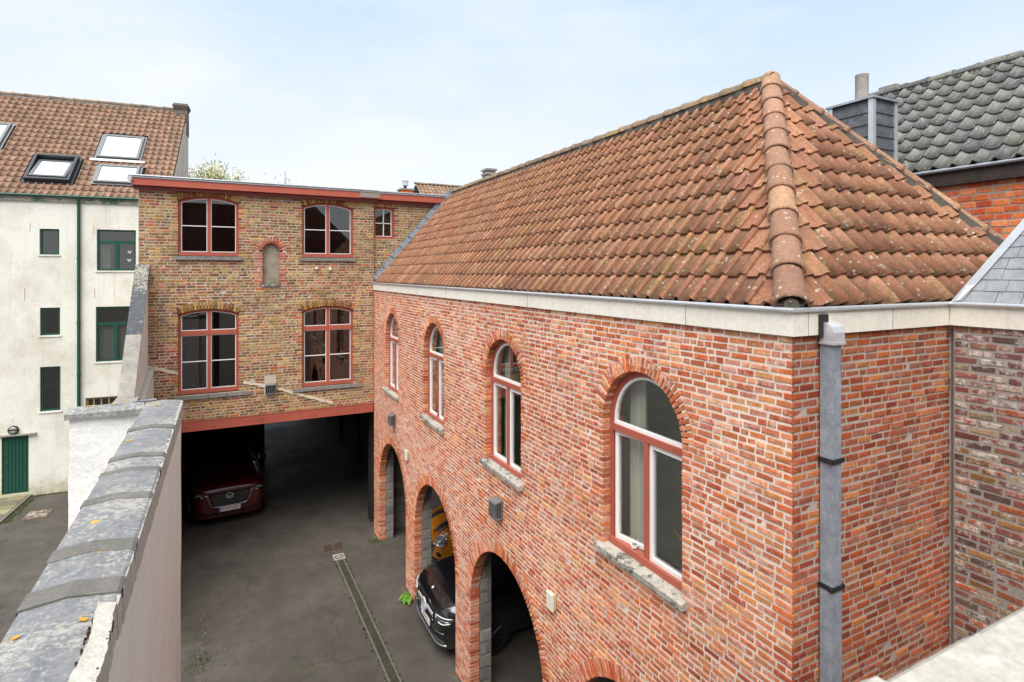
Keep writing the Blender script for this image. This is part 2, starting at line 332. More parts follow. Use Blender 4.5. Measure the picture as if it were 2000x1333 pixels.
def struct(name, mb, mat, smooth=False, kind='structure'):
    o = mb.build(name, mat, smooth=smooth); o['kind'] = kind; return o
def proj(p, e=0):
    x, y, z = p[0], p[1], p[2] - CAMZ
    D = x * math.sin(YAW) + y * math.cos(YAW); L = x * math.cos(YAW) - y * math.sin(YAW)
    if D < .1: return None
    return 1000 + F_PX * L / D, HOR - F_PX * z / D, D
def shows(c, n, area):
    q = proj(c)
    if not q or not (-15 < q[0] < 2015 and -15 < q[1] < 1348): return 0
    d = Vector((0, 0, CAMZ)) - Vector(c); return max(0, d.normalized().dot(n)) * area / d.length_squared

# ------------------------------------------------------------------ bricks
def brick_variants(nv=8):
    out = []
    for k in range(nv):
        r = random.Random(k + 50); J = lambda a: r.uniform(-a, a)
        bx, bz = .03, .12
        back = [(0, 0, -1), (1, 0, -1), (1, 1, -1), (0, 1, -1)]
        mid = [(x + J(.012), z + J(.05), -.12) for x, z in ((0, 0), (1, 0), (1, 1), (0, 1))]
        fr = [(x + J(.012), z + J(.06), J(.05)) for x, z in ((bx, bz), (1 - bx, bz), (1 - bx, 1 - bz), (bx, 1 - bz))]
        vs = np.array(back + mid + fr)
        fs = [(8, 9, 10, 11)] + [(4 + i, 4 + (i + 1) % 4, 8 + (i + 1) % 4, 8 + i) for i in range(4)] + [(i, (i + 1) % 4, 4 + (i + 1) % 4, 4 + i) for i in range(4)]
        out.append((vs, fs))
        vd = vs.copy(); vd[4:8, 2] = -.03; vd[8:, 2] = .012 + vd[8:, 2] * .2; out.append((vd, fs))     # the deep ones at jambs
    return out
BV = brick_variants()
BVM = {}
class Pool:
    """all bricks of one building: the ones that show largest become objects, the others one joined part"""
    def __init__(s): s.it = []
    def brick(s, o, eu, ev, en, L, Hh, Dp, parent, mat, clear=.0):
        s.it.append((o, eu, ev, en, L, Hh, Dp, parent, mat, random.randrange(len(BV) // 2) * 2 + (1 if Dp > .1 else 0), None, shows(o + eu * L / 2 + ev * Hh / 2, en, L * Hh)))
    def wedge(s, vs, fs, c, en, area, parent, mat):
        s.it.append((c, 0, 0, en, 0, 0, 0, parent, mat, 0, (vs, fs), shows(c, en, area)))
    def flush(s, limit=300, name='brick'):
        s.it.sort(key=lambda t: -t[-1]); rest = {}
        for i, (o, eu, ev, en, L, Hh, Dp, par, mat, vi, raw, sc) in enumerate(s.it):
            if i < limit and sc > 0:
                if raw:
                    m = bpy.data.meshes.new('brick'); m.from_pydata([tuple(Vector(v) - o) for v in raw[0]], [], raw[1]); link(name, m, mat, par, Matrix.Translation(o))
                else:
                    key = (vi, mat.name)
                    if key not in BVM:
                        m = bpy.data.meshes.new('brick'); m.from_pydata([tuple(v) for v in BV[vi][0]], [], BV[vi][1]); m.materials.append(mat); BVM[key] = m
                    M = Matrix((eu * L, ev * Hh, en * Dp)).transposed().to_4x4(); M.translation = o
                    link(name, BVM[key], mat, par, M)
            else: rest.setdefault((par.name, mat.name), [par, mat, []])[2].append(s.it[i])
        for par, mat, its in rest.values():
            V, Fc, b = [], [], 0
            for (o, eu, ev, en, L, Hh, Dp, _, _, vi, raw, sc) in its:
                if raw: vs, fs = np.array([tuple(v) for v in raw[0]]), raw[1]
                else:
                    w, fs = BV[vi]; vs = np.outer(w[:, 0] * L, eu) + np.outer(w[:, 1] * Hh, ev) + np.outer(w[:, 2] * Dp, en) + np.array(o)
                V.append(vs); Fc += [tuple(i + b for i in f) for f in fs]; b += len(vs)
            m = bpy.data.meshes.new(name + 'work'); m.from_pydata([tuple(r) for r in np.vstack(V)], [], Fc)
            link(name + 'work', m, mat, par, kind='stuff')

class Open:
    """an opening in a wall: rect, full arch, or segmental arch (ring = depth of its brick arch)"""
    def __init__(s, cx, hw, z0, zs, kind='rect', rise=0, ring=0):
        s.cx, s.hw, s.z0, s.zs, s.kind, s.rise, s.ring_w = cx, hw, z0, zs, kind, rise, ring
        if kind == 'arch': s.R, s.zc = hw, zs
        elif kind == 'seg': s.R = (hw * hw + rise * rise) / (2 * rise); s.zc = zs + rise - s.R
        s.top = zs if kind == 'rect' else s.zc + s.R
    def span(s, z, grow=0.0):
        if z < s.z0: return None
        if s.kind == 'rect': return (s.cx - s.hw, s.cx + s.hw) if z < s.zs + (s.ring_w if grow else 0) else None
        if z < s.zs - .005: return s.cx - s.hw, s.cx + s.hw
        R = s.R + grow
        if z > s.zc + R: return None
        h = math.sqrt(max(0, R * R - (z - s.zc) ** 2))
        if s.kind == 'seg': h = min(h, (s.hw + .02) * (1 + .03 * (z - s.zs)) if grow else s.hw)
        return s.cx - h, s.cx + h
    def outline(s, inset=0.0, n=18, z0=None):
        """(u,z) loop, counter-clockwise from bottom left"""
        hw = s.hw - inset; z0 = (s.z0 if z0 is None else z0) + inset; p = [(s.cx - hw, z0), (s.cx + hw, z0)]
        if s.kind == 'rect': return p + [(s.cx + hw, s.zs - inset), (s.cx - hw, s.zs - inset)]
        R = s.R - inset; a = math.asin(min(1, hw / R)) if s.kind == 'seg' else math.pi / 2
        return p + [(s.cx + R * math.sin(a - 2 * a * k / n), s.zc + R * math.cos(a - 2 * a * k / n)) for k in range(n + 1)]

class Frame:
    def __init__(s, o, eu, en): s.o, s.eu, s.en, s.ev = Vector(o), Vector(eu), Vector(en), Vector((0, 0, 1))
    def p(s, u, z, d=0): return s.o + s.eu * u + s.ev * z + s.en * d

def free(u0, u1, spans):
    out = [(u0, u1)]
    for a, b in spans:
        nx = []
        for x, y in out:
            if b <= x or a >= y: nx.append((x, y)); continue
            if a > x: nx.append((x, a))
            if b < y: nx.append((b, y))
        out = nx
    return out

def brick_wall(fr, u0, u1, z0, z1, opens, course, blen, joint, pool, parent, mat, core, thick, jamb=.1, proud=.001, hp=.25, limit_fn=None, depth=.05, swap=None, cmin=-99, cmax=999, cross=False):
    nC = int(round((z1 - z0) / course)); ch = (z1 - z0) / nC
    for k in range(nC):
        za = z0 + k * ch; zm = za + ch / 2
        lo, hi = (u0, u1) if not limit_fn else limit_fn(zm)
        lo, hi = max(lo, u0), min(hi, u1)
        if hi - lo < .03: continue
        sp = [t for t in (o.span(zm) for o in opens) if t]
        spc = [t for t in (o.span(zm, o.ring_w * .5) if zm > o.zs else ((lambda q: (q[0] - .006, q[1] + .006) if q else None)(o.span(zm))) for o in opens) if t]
        for a, b in free(lo, hi, spc):
            a = max(a, cmin); b = min(b, cmax); p = fr.p(a, za, -thick); core.obox(p, fr.eu * (b - a), fr.ev * ch, fr.en * (thick - .003))
        spb = [t for t in (o.span(zm, o.ring_w) for o in opens) if t]
        edges = {round(x, 4) for t in spb for x in t}
        for a, b in free(lo, hi, spb):
            u = a; first = True
            off = (k % 2) * .5 * blen + (.12 * blen * math.sin(k * 2.3))
            while u < b - .012:
                L = blen * random.uniform(.93, 1.04)
                if first:
                    L = blen - ((a - u0 + off) % blen); first = False
                    if L < .045: L += blen * .5
                elif random.random() < (hp if not cross else (.85 if k % 2 else .12)): L = blen * .5
                if b - (u + L) < .05: L = b - u
                l = min(L, b - u); ja = round(u, 4) in edges; jb = abs(u + l - b) < 1e-6 and round(b, 4) in edges
                x0 = u + (0 if ja else joint / 2); x1 = u + l - (0 if jb else joint / 2)
                dz = random.uniform(-.0015, .0015)
                d = proud + random.uniform(-.0022, .003)
                m = mat if not swap else swap(u, zm, mat)
                pool.brick(fr.p(x0, za + joint / 2 + dz, d), fr.eu, fr.ev, fr.en, max(x1 - x0, .01), ch - joint, jamb if (ja or jb) else depth, parent, m)
                u += l

def voussoirs(fr, o, pool, parent, mat, w=.055, jamb=.1, proud=.003, ext=1.0, joint=.009):
    ring = o.ring_w; a = math.pi / 2 if o.kind == 'arch' else math.asin(min(1, o.hw / o.R))
    n = max(3, int(round(2 * a * (o.R + ring / 2) / w))); st = 2 * a / n
    for k in range(n):
        t0, t1 = -a + k * st + joint / 2 / o.R, -a + (k + 1) * st - joint / 2 / o.R
        r0, r1 = o.R + random.uniform(-.003, .003), o.R + ring * ext + random.uniform(-.008, .006); pr = proud + random.uniform(-.003, .003)
        P = lambda r, t, d: fr.p(o.cx + r * math.sin(t), o.zc + r * math.cos(t), d)
        i = .006
        vs = [P(r0, t0, -jamb), P(r0, t1, -jamb), P(r1, t1, -jamb), P(r1, t0, -jamb)] + [P(r0, t0, pr - .006), P(r0, t1, pr - .006), P(r1, t1, pr - .006), P(r1, t0, pr - .006)]
        da = i / o.R
        vs += [P(r0 + i, t0 + da, pr), P(r0 + i, t1 - da, pr), P(r1 - i, t1 - da, pr), P(r1 - i, t0 + da, pr)]
        fs = [(8, 9, 10, 11)] + [(4 + q, 4 + (q + 1) % 4, 8 + (q + 1) % 4, 8 + q) for q in range(4)] + [(q, (q + 1) % 4, 4 + (q + 1) % 4, 4 + q) for q in range(4)]
        pool.wedge(vs, fs, P((r0 + r1) / 2, (t0 + t1) / 2, 0), fr.en, ring * w, parent, mat)

def inner_of(o, inset, n=18, z0=None): return o.outline(inset, n, z0)
def loop3(fr, pts, d): return [fr.p(u, z, d) for u, z in pts]

# ------------------------------------------------------------------ tiles
PANS = {}
def put_pan(m, a):
    at = m.attributes.new('pan', 'FLOAT', 'POINT'); at.data.foreach_set('value', np.asarray(a, dtype=np.float32))
def tile_mesh(w, e, lap, h, thick, seed=0, prof=None, over=.02):
    """one interlocking tile: roll at one edge, pan beside it; local u across, v up the slope, n out"""
    r = random.Random(seed)
    prof = prof or [(0, .0), (.05, .03), (.30, .0), (.52, .03), (.60, .22), (.67, .62), (.75, .95), (.84, 1.0), (.91, .86), (.95, .55), (.962, -.15)]
    L = e + lap; vs = []; n = len(prof)
    for t, tl in ((0, thick + .008), (.94, 0)):
        for u, q in prof: vs.append((u * (w + over), t * L + (r.uniform(-.003, .003) if t == 0 else 0), q * h + tl + r.uniform(-.0015, .0015)))
    for u, q in prof: vs.append((u * (w + over), .004, q * h + .001))
    for u, q in prof: vs.append((u * (w + over), .94 * L, q * h - thick))
    fs = []
    for i in range(n - 1):
        fs += [(i, i + 1, n + i + 1, n + i), (2 * n + i, 2 * n + i + 1, i + 1, i)]
    fs += [(2 * n, 0, n, 3 * n), (n - 1, 3 * n - 1, 4 * n - 1, 2 * n - 1)]
    PAN = np.array([1.0 if q < .12 else (.35 if q < .4 else 0.0) for _, q in prof]); PANS[len(vs)] = np.tile(PAN, 4)
    return np.array(vs), fs

def tile_field(o, eu, ev, en, ncol, nrow, w, e, variants, mat, parent, pool, keep, clips, skip=None):
    """pool gets (M, vi, mat, parent, clipplanes, score)"""
    for j in range(nrow):
        for i in range(ncol):
            c = o + eu * (i * w + w / 2) + ev * (j * e + e / 2)
            k = keep(c, w, e)
            if k == 0: continue
            if skip and skip(i * w + w / 2, j * e + e / 2): continue
            ang = random.gauss(0, .004)
            eu2 = (eu * math.cos(ang) + ev * math.sin(ang)); ev2 = (ev * math.cos(ang) - eu * math.sin(ang))
            org = o + eu * (i * w + random.gauss(0, .0015)) + ev * (j * e + random.gauss(0, .003) - (random.random() < .012) * random.uniform(.01, .025)) + en * random.gauss(0, .0012)
            M = Matrix((eu2, ev2, en)).transposed().to_4x4(); M.translation = org
            pool.append((M, random.randrange(len(variants)), clips if k == 2 else None, shows(c, en, w * e)))

def sm(fs): return [k % 2 == 0 and k < len(fs) - 6 for k in range(len(fs))]
def flush_tiles(pool, variants, mat, parent, limit=300, name='tile'):
    pool.sort(key=lambda t: -t[-1]); V, Fc, b, SM, PA = [], [], 0, [], []; meshes = {}
    for idx, (M, vi, clips, sc) in enumerate(pool):
        vs, fs = variants[vi]
        if clips:
            bm = bmesh.new(); bv = [bm.verts.new(tuple(v)) for v in vs]
            for f in fs: bm.faces.new([bv[i] for i in f])
            Mi = M.inverted(); R3 = M.to_3x3().transposed()
            for co, no in clips:
                bmesh.ops.bisect_plane(bm, geom=bm.verts[:] + bm.edges[:] + bm.faces[:], plane_co=Mi @ co, plane_no=R3 @ no, clear_outer=True)
            bm.verts.index_update(); vs = np.array([tuple(v.co) for v in bm.verts]).reshape(-1, 3); fs = [tuple(v.index for v in f.verts) for f in bm.faces]; bm.free()
            if len(fs) < 2: continue
        if idx < limit and sc > 0:
            if clips: m = bpy.data.meshes.new(name); m.from_pydata([tuple(v) for v in vs], [], fs)
            else:
                if vi not in meshes: m = bpy.data.meshes.new(name); m.from_pydata([tuple(v) for v in vs], [], fs); m.polygons.foreach_set('use_smooth', sm(fs)); put_pan(m, PANS[len(vs)]); meshes[vi] = m
                m = meshes[vi]
            link(name, m, mat, parent, M)
        else:
            A = np.array(M); V.append(vs @ A[:3, :3].T + A[:3, 3]); Fc += [tuple(i + b for i in f) for f in fs]; b += len(vs); SM += sm(fs) if not clips else [False] * len(fs); PA.append(PANS[len(vs)] if not clips else np.full(len(vs), .3))
    if V:
        m = bpy.data.meshes.new('tile_courses'); m.from_pydata([tuple(r) for r in np.vstack(V)], [], Fc); m.polygons.foreach_set('use_smooth', SM); put_pan(m, np.concatenate(PA)); link('tile_courses', m, mat, parent, kind='stuff')

def ridge_tiles(a, b, r, pitch, mat, parent, flat=.85, up=Vector((0, 0, 1)), first_open=True):
    """half-round tiles lapping one over the next from a (low) to b; each an object sharing two meshes"""
    a, b = Vector(a), Vector(b); d = (b - a).normalized(); side = d.cross(up).normalized(); nn = side.cross(d).normalized()
    n = int(round((b - a).length / pitch)); pitch = (b - a).length / n; ms = []
    for k in range(2):
        mb = MB(); seg = 9
        rings = [(-.035, r * 1.12, 0), (0, r * 1.14, 0), (.022, r * 1.13, 0), (.04, r * 1.03, 0), (pitch * .97, r * .93, 0), (-.035, r * 1.0, 1)]
        for t, rr, kk in rings:
            for q in range(seg):
                th = math.pi * (-.03 + 1.06 * q / (seg - 1)); mb.v.append((t, rr * math.cos(th), rr * flat * math.sin(th) + random.uniform(-.002, .002)))
        for i in range(4):
            for q in range(seg - 1): mb.f.append((i * seg + q, (i + 1) * seg + q, (i + 1) * seg + q + 1, i * seg + q + 1))
        for q in range(seg - 1): mb.f.append((5 * seg + q, q, q + 1, 5 * seg + q + 1))
        ms.append(mb.mesh('ridge_tile', True))
    for k in range(n):
        M = Matrix((d, side * -1, nn)).transposed().to_4x4(); 
        if M.to_3x3().determinant() < 0: M = Matrix((d, side, nn)).transposed().to_4x4()
        M.translation = a + d * (pitch * k) + nn * random.uniform(-.004, .004)
        link('ridge_tile', ms[k % 2], mat, parent, M @ Matrix.Rotation(random.gauss(0, .012), 4, 'Z'))
    # bedding mortar under the tiles
# ================================================================== GROUND
struct('ground', MB().quad((-600, -600, G), (600, -600, G), (600, 600, G), (-600, 600, G)), ASPH)

# ================================================================== RED BRICK COACH HOUSE
X0, YN, YF = 3.5, 2.617, 14.9
house = thing('coach_house', 'long red brick house with arched windows over garage arches and a hipped clay tile roof', 'house', (X0, YN, G))
fl = Frame((X0, YF, 0), (0, -1, 0), (-1, 0, 0)); fg = Frame((X0, YN, 0), (1, 0, 0), (0, -1, 0))
CEN = [4.25, 7.21, 10.18, 13.14]
wops = [Open(YF - y, .57, 3.86, 5.14, 'arch', ring=.15) for y in CEN]
gops = [Open(YF - y, 1.16, G - .1, 1.45, 'arch', ring=.175) for y in CEN]
Z1 = 6.215
core = MB(); pool = Pool()
wallpart = MB().box(3.8, 3.82, 3, 3.02, 6.1, 6.12).build('wall', MOR, house)     # mesh replaced below
brick_wall(fl, 0, YF - YN, G, Z1, wops + gops, .0566, .163, .0125, pool, wallpart, RB, core, .155, jamb=.155, cmax=YF - YN - .012)
core2 = MB(); wall2 = MB().box(3.9, 3.91, 3, 3.02, 6.1, 6.12).build('end_wall', MO2, house)
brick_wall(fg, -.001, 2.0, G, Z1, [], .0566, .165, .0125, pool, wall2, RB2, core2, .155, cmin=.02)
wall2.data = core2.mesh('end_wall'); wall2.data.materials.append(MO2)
for o in wops: voussoirs(fl, o, pool, wallpart, RB, jamb=.13)
for o in gops: voussoirs(fl, o, pool, wallpart, RB, jamb=.155)
# the back, the far end, the floor slab and the rooms' linings
core.box(7.68, 7.88, YN, YF, G, 6.3); core.box(5.5, 7.68, YN, YN + .24, G, 6.3)
wallpart.data = core.mesh('wall'); wallpart.data.materials.append(MOR)
pool.flush(300)
mb = MB(); mb.box(3.74, 7.68, YN + .24, YF, 2.98, 3.2)
mb.build('floor_slab', SHADE, house)
mb = MB(); mb.box(4.75, 4.85, YN + .3, YF - .1, 3.2, 6.1); mb.box(3.8, 7.6, YF - .2, YF - .1, 3.2, 6.1); mb.box(3.8, 7.6, YN + .25, YN + .3, 3.2, 6.1); mb.box(3.75, 7.6, YN + .3, YF - .1, 6.1, 6.2)  # back wall set shallow and partitions added to brighten the window panes
for y in (5.75, 8.7, 11.66): mb.box(4.2, 4.75, y - .05, y + .05, 3.2, 6.1)
mb.build('room_lining', ROOM, house)
# garage: block pillars behind the brick piers, block end wall
gw = MB(); gp = Pool(); gpart = MB().box(0, .01, 0, .01, 0, .01).build('garage_wall', MOB, house)
for y in (14.32, 11.34, 8.37, 5.41):
    fr = Frame((X0 + .16, y - .02, 0), (1, 0, 0), (0, -1, 0)); brick_wall(fr, 0, .20, G, 2.97, [], .2, .26, .012, gp, gpart, BLK, gw, .5, hp=.3, proud=.002)
fr = Frame((X0 + .36, 14.8, 0), (1, 0, 0), (0, -1, 0)); brick_wall(fr, 0, 3.7, G, 2.97, [], .2, .39, .012, gp, gpart, BLK, gw, .1, hp=.2, proud=.002)
gw.box(7.58, 7.66, YN + .25, 14.7, G, 2.97)
gpart.data = gw.mesh('garage_wall'); gpart.data.materials.append(MOB); gp.flush(300, 'block')

# cornice and zinc edge
ZC0, ZC1 = Z1, 6.385
mb = MB(); py = 2.617
mb.prism([(X0 - .03, YF, ZC0), (X0 - .03, YN - .03, ZC0), (5.44, YN - .03, ZC0), (5.44, YN + .12, ZC0), (X0 + .12, YN + .12, ZC0), (X0 + .12, YF, ZC0)], (0, 0, ZC1 - ZC0))
mb.build('cornice', STU, house)
for y in (3.6, 6.4, 9.4, 12.3): MB().box(X0 - .032, X0 - .029, y, y + .006, ZC0, ZC1).build('cornice_joint', LEAD, house)
for x in (3.62, 4.62): MB().box(x, x + .005, YN - .032, YN - .029, ZC0, ZC1).build('cornice_joint', LEAD, house)
mb = MB().tube([(X0 - .045, YF, ZC1 + .012), (X0 - .045, YN - .045, ZC1 + .012), (5.43, YN - .045, ZC1 + .012)], .017, 10)
mb.box(X0 - .04, X0 + .13, YN - .04, YF, ZC1 + .001, ZC1 + .006); mb.box(X0 + .13, 5.43, YN - .04, YN + .13, ZC1 + .001, ZC1 + .006)
mb.build('gutter', ZINB, house)

# roof
ZE, ZR = 6.405, 8.87; XE, XR, YE, YR = X0 + .03, 5.704, YN + .035, 4.553; XB = 2 * XR - XE
deck = MB(); q = .035
deck.add([(XE, YF, ZE - q), (XE, YE, ZE - q), (XR, YR, ZR - q), (XR, YF, ZR - q), (XB, YE, ZE - q), (XB, YF, ZE - q)], [(0, 1, 2, 3), (1, 4, 2), (3, 2, 4, 5), (0, 5, 4, 1), (0, 3, 5)])
roof = deck.build('roof', SHADE, house)
aL = math.atan2(ZR - ZE, XR - XE); aH = math.atan2(ZR - ZE, YR - YE)
TWd, TE = .205, .288
hipn = Vector((YR - YE, -(XR - XE), 0)).normalized(); hipo = Vector((XE, YE, ZE)); hip2n = Vector((YR - YE, XR - XE, 0)).normalized(); hip2o = Vector((XB, YE, ZE))
tp = []
euL, evL, enL = Vector((0, -1, 0)), Vector((math.cos(aL), 0, math.sin(aL))), Vector((-math.sin(aL), 0, math.cos(aL)))
nL = int((XR - XE) / math.cos(aL) / TE) + 1; ncL = 66; WL = .186; nL = 12; eL = (XR - XE) / math.cos(aL) / nL
def keepL(c, w, e):
    d = (c - hipo).dot(hipn)
    return 0 if d > .2 or c.y > YF + .05 else (2 if d > -.26 or c.y > YF - .2 else 1)
tvL = [tile_mesh(WL, eL, .045, .044, .022, k) for k in range(6)]
tile_field(Vector((XE, YE + ncL * WL - .03, ZE)), euL, evL, enL, ncL + 2, nL, WL, eL, tvL, TR, roof, tp, keepL, [(hipo, hipn), (Vector((0, YF - .04, 0)), Vector((0, 1, 0)))])
tpH = []
euH, evH, enH = Vector((1, 0, 0)), Vector((0, math.cos(aH), math.sin(aH))), Vector((0, -math.sin(aH), math.cos(aH)))
nH = 12; eH = (YR - YE) / math.cos(aH) / nH
def keepH(c, w, e):
    d = max(-(c - hipo).dot(hipn), (c - hip2o).dot(hip2n)); return 0 if d > .2 else (2 if d > -.26 else 1)
tvH = [tile_mesh(TWd, eH, .045, .044, .022, k) for k in range(6)]
# the two slopes share one limit: the largest 300 of both are objects
tile_field(Vector((XE - .02, YE, ZE)), euH, evH, enH, 23, nH, TWd, eH, tvH, TR, roof, tpH, keepH, [(hipo, -hipn), (hip2o, hip2n)])
sc = sorted([t[-1] for t in tp + tpH], reverse=True); cut = sc[min(300, len(sc) - 1)]
flush_tiles(tp, tvL, TR, roof, sum(1 for t in tp if t[-1] > cut)); flush_tiles(tpH, tvH, TR, roof, sum(1 for t in tpH if t[-1] > cut))
lift = Vector((0, 0, .03)); hd = Vector((XR - XE, YR - YE, ZR - ZE)).normalized()
ridge_tiles(Vector((XE, YE, ZE)) + lift + hd * .02, Vector((XR, YR, ZR)) + lift + hd * .1, .108, .345, TRR, roof)
hd2 = Vector((XR - XB, YR - YE, ZR - ZE)).normalized()
ridge_tiles(Vector((XB, YE, ZE)) + lift, Vector((XR, YR, ZR)) + lift + hd2 * .05, .085, .345, TRR, roof)
ridge_tiles(Vector((XR, YF, ZR)) + lift, Vector((XR, YR - .06, ZR)) + lift, .105, .345, TRG, roof)
bed = MB()
for a, b, dz in ((Vector((XE, YE, ZE)), Vector((XR, YR, ZR)), .0), (Vector((XB, YE, ZE)), Vector((XR, YR, ZR)), 0), (Vector((XR, YF, ZR)), Vector((XR, YR, ZR)), 0)):
    d = (b - a).normalized(); sd_ = d.cross(Vector((0, 0, 1))).normalized(); up = sd_.cross(d)
    n = 24; pr = None
    for k in range(n):
        p0, p1 = a + (b - a) * (k / n), a + (b - a) * ((k + 1) / n); w0 = .088 + random.uniform(-.008, .008); bed.obox(p0 - sd_ * w0 - up * .06, d * (p1 - p0).length, sd_ * 2 * w0, up * (.095 + random.uniform(-.008, .008)))
bed.build('ridge_mortar', m_stone('ridge_bedding', (.10, .09, .075), (.16, .14, .12), spot=(.05, .045, .04), spot_amt=.5, scale=9), roof)
# lump of cement stopping the foot of the hip
mb = MB(); cpt = Vector((XE + .005, YE + .005, ZE + .02))
for k in range(3): mb.tube([cpt + Vector((-.03 + .02 * k, -.03 + .02 * k, .01 * k)), cpt + Vector((.1, .1, .06))], [.05 - .006 * k, .06], 9)
mb.build('hip_cement', m_stone('mossy_cement', (.12, .11, .09), (.2, .18, .15), spot=(.06, .07, .03), spot_amt=.6, scale=20, blotch=30), roof)
# lead flashing against the yellow wall
n = 9; fa, fb = Vector((XE + .02, 0, ZE + .06)), Vector((XR - .05, 0, ZR + .03))
for k in range(n):
    a, b = fa + (fb - fa) * (k / n), fa + (fb - fa) * ((k + 1.06) / n); dv = (b - a)
    mb = MB(); o = a + Vector((0, YF - .15, .012 + .004 * (k % 2)))
    mb.obox(o, dv, (0, .145, 0), enL * .012); mb.obox(o + Vector((0, .13, 0)), dv, (0, .012, 0), enL * .11)
    mb.obox(o + Vector((0, -.012, 0)), dv, (0, .02, 0), enL * .035)
    mb.build('lead_flashing', LEAD, roof)

# rain pipe on the short wall
mb = MB(); px0, px1, py1, py0 = 3.775, 3.872, YN - .012, YN - .105
for za, zb, s in ((4.44, 6.17, .0), (2.2, 4.44, .003), (G, 2.2, .006)):
    mb.box(px0 - s, px1 + s, py0 - s, py1, za, zb)
dp = mb.build('downpipe', GALV, house)
mb = MB(); ar = [(px0 - .012, YN - .005 - .0, 6.30), (px0 - .012, YN - .06, 6.30)]
pts = [(YN - .035, 6.305), (YN - .075, 6.30), (YN - .105, 6.275), (YN - .122, 6.235), (YN - .124, 6.165), (YN - .02, 6.165), (YN - .02, 6.305)]
mb.prism([(px0 - .014, y, z) for y, z in pts], (px1 - px0 + .028, 0, 0)); mb.box(px0 - .018, px1 + .018, YN - .129, YN - .015, 6.15, 6.168)
mb.build('downpipe_elbow', ZINB, dp)
MB().box(px0 - .045, px0 + .04, YN - .05, YN - .028, 6.2, 6.36).build('outlet', BLKM, dp)
for z in (5.32, 4.43):
    mb = MB().box(px0 - .015, px1 + .012, py0 - .012, py0 - .001, z, z + .03); mb.box(px0 - .013, px0 - .001, py0 - .001, YN - .006, z, z + .03); mb.box(px1 + .001, px1 + .01, py0 - .001, YN - .006, z, z + .03)
    mb.box(px1 + .01, px1 + .03, py0 - .01, py0 + .012, z + .004, z + .026); mb.box(px0 - .03, px0 - .01, py0 - .01, py0 + .012, z + .004, z + .026)
    mb.build('bracket', BLKM, dp)

# arched windows: red frame > white sashes, panes, stone sill
def bar(mb, fr, ua, ub, za, zb, d0, d1): mb.obox(fr.p(ua, za, d1), fr.eu * (ub - ua), fr.ev * (zb - za), fr.en * (d0 - d1)); return mb
def arched_window(i, o):
    D = -.095; mb = MB()
    mb.ring(loop3(fl, o.outline(.0), D), loop3(fl, o.outline(.058), D), fl.en * -.07)
    bar(mb, fl, o.cx - .52, o.cx + .52, 5.035, 5.1, D + .012, D - .06); bar(mb, fl, o.cx - .028, o.cx + .028, 3.9, 5.035, D + .008, D - .06)
    bar(mb, fl, o.cx - .54, o.cx + .54, 3.862, 3.93, D + .035, D)
    w = mb.build('window', REDP, house)
    D2 = D - .012; fan = Open(o.cx, .515, 5.1, 5.14, 'arch')
    s = MB().ring(loop3(fl, fan.outline(.0), D2), loop3(fl, fan.outline(.032), D2), fl.en * -.04)
    s.build('sash', WHP, w)
    MB().prism(loop3(fl, fan.outline(.03), D2 - .02), fl.en * -.006).build('pane', GLS, w)
    for sgn in (-1, 1):
        c = o.cx + sgn * .27; L = Open(c, .238, 3.92, 5.03)
        M = Matrix()
        if i == 0 and sgn < 0:                       # the far casement of the nearest window stands ajar, inwards
            pv = fl.p(c - .238, 0, D2 - .05); M = Matrix.Translation(pv) @ Matrix.Rotation(rad(12), 4, 'Z') @ Matrix.Translation(-pv)
        s = MB().ring(loop3(fl, L.outline(.0), D2), loop3(fl, L.outline(.042), D2), fl.en * -.045)
        s.build('sash', WHP, w, mw=M)
        MB().prism(loop3(fl, L.outline(.04), D2 - .02), fl.en * -.006).build('pane', GLS, w, mw=M)
    mb = MB(); ua, ub = o.cx - .64, o.cx + .635; k = 12; zt = 3.862
    for q in range(k):
        a, b = ua + (ub - ua) * q / k, ua + (ub - ua) * (q + 1) / k; z_ = zt + random.uniform(-.004, .002)
        mb.prism([fl.p(a, 3.795, -.12), fl.p(a, 3.795, .062 + random.uniform(-.004, .004)), fl.p(a, z_ - .012, .066), fl.p(a, z_, .05), fl.p(a, zt + .006, -.09), fl.p(a, zt + .006, -.12)], fl.eu * (b - a + .0))
    mb.build('sill', SILL, w); return w
for i, o in enumerate(wops): arched_window(i, o)
CN = ['beside the open casement of the nearest arched window', 'inside the second arched window from the downpipe corner', 'inside the third arched window from the downpipe corner', 'inside the arched window next to the yellow brick house']
for i, o in enumerate(wops):
    mb = MB(); ya = YF - (o.cx - .50); n = 22; pts = []
    ww = (.26, .2, .34, .18)[i]; x = X0 + .30
    for k in range(n + 1): pts.append((x + .022 * math.sin(k * 1.9 + i) + .006 * random.random(), ya - ww * k / n))
    for k in range(n):
        (a, b), (c, d) = pts[k], pts[k + 1]; mb.quad((a, b, 3.45), (c, d, 3.45), (c, d, 5.85), (a, b, 5.85))
    solo(mb.build('curtain', CURT, smooth=True), 'pale curtain hanging ' + CN[i], 'curtain', 'curtains in the arched windows')
a = thing('ashtray', 'small white ashtray on the bottom rail of the open arched window', 'ashtray', (X0 + .13, 4.47, 3.93))
MB().tube([(X0 + .13, 4.47, 3.93), (X0 + .13, 4.47, 3.958)], [.034, .04], 14).build('bowl', WHP, a)
MB().tube([(X0 + .13, 4.47, 3.9585), (X0 + .13, 4.47, 3.964)], [.030, .028], 14).build('ash', BSILL, a)
a = thing('bag', 'yellow and blue bag behind the glass of the nearest arched window', 'bag', (X0 + .42, 3.95, 3.6))
mb = MB(); c = Vector((X0 + .42, 3.97, 3.85))
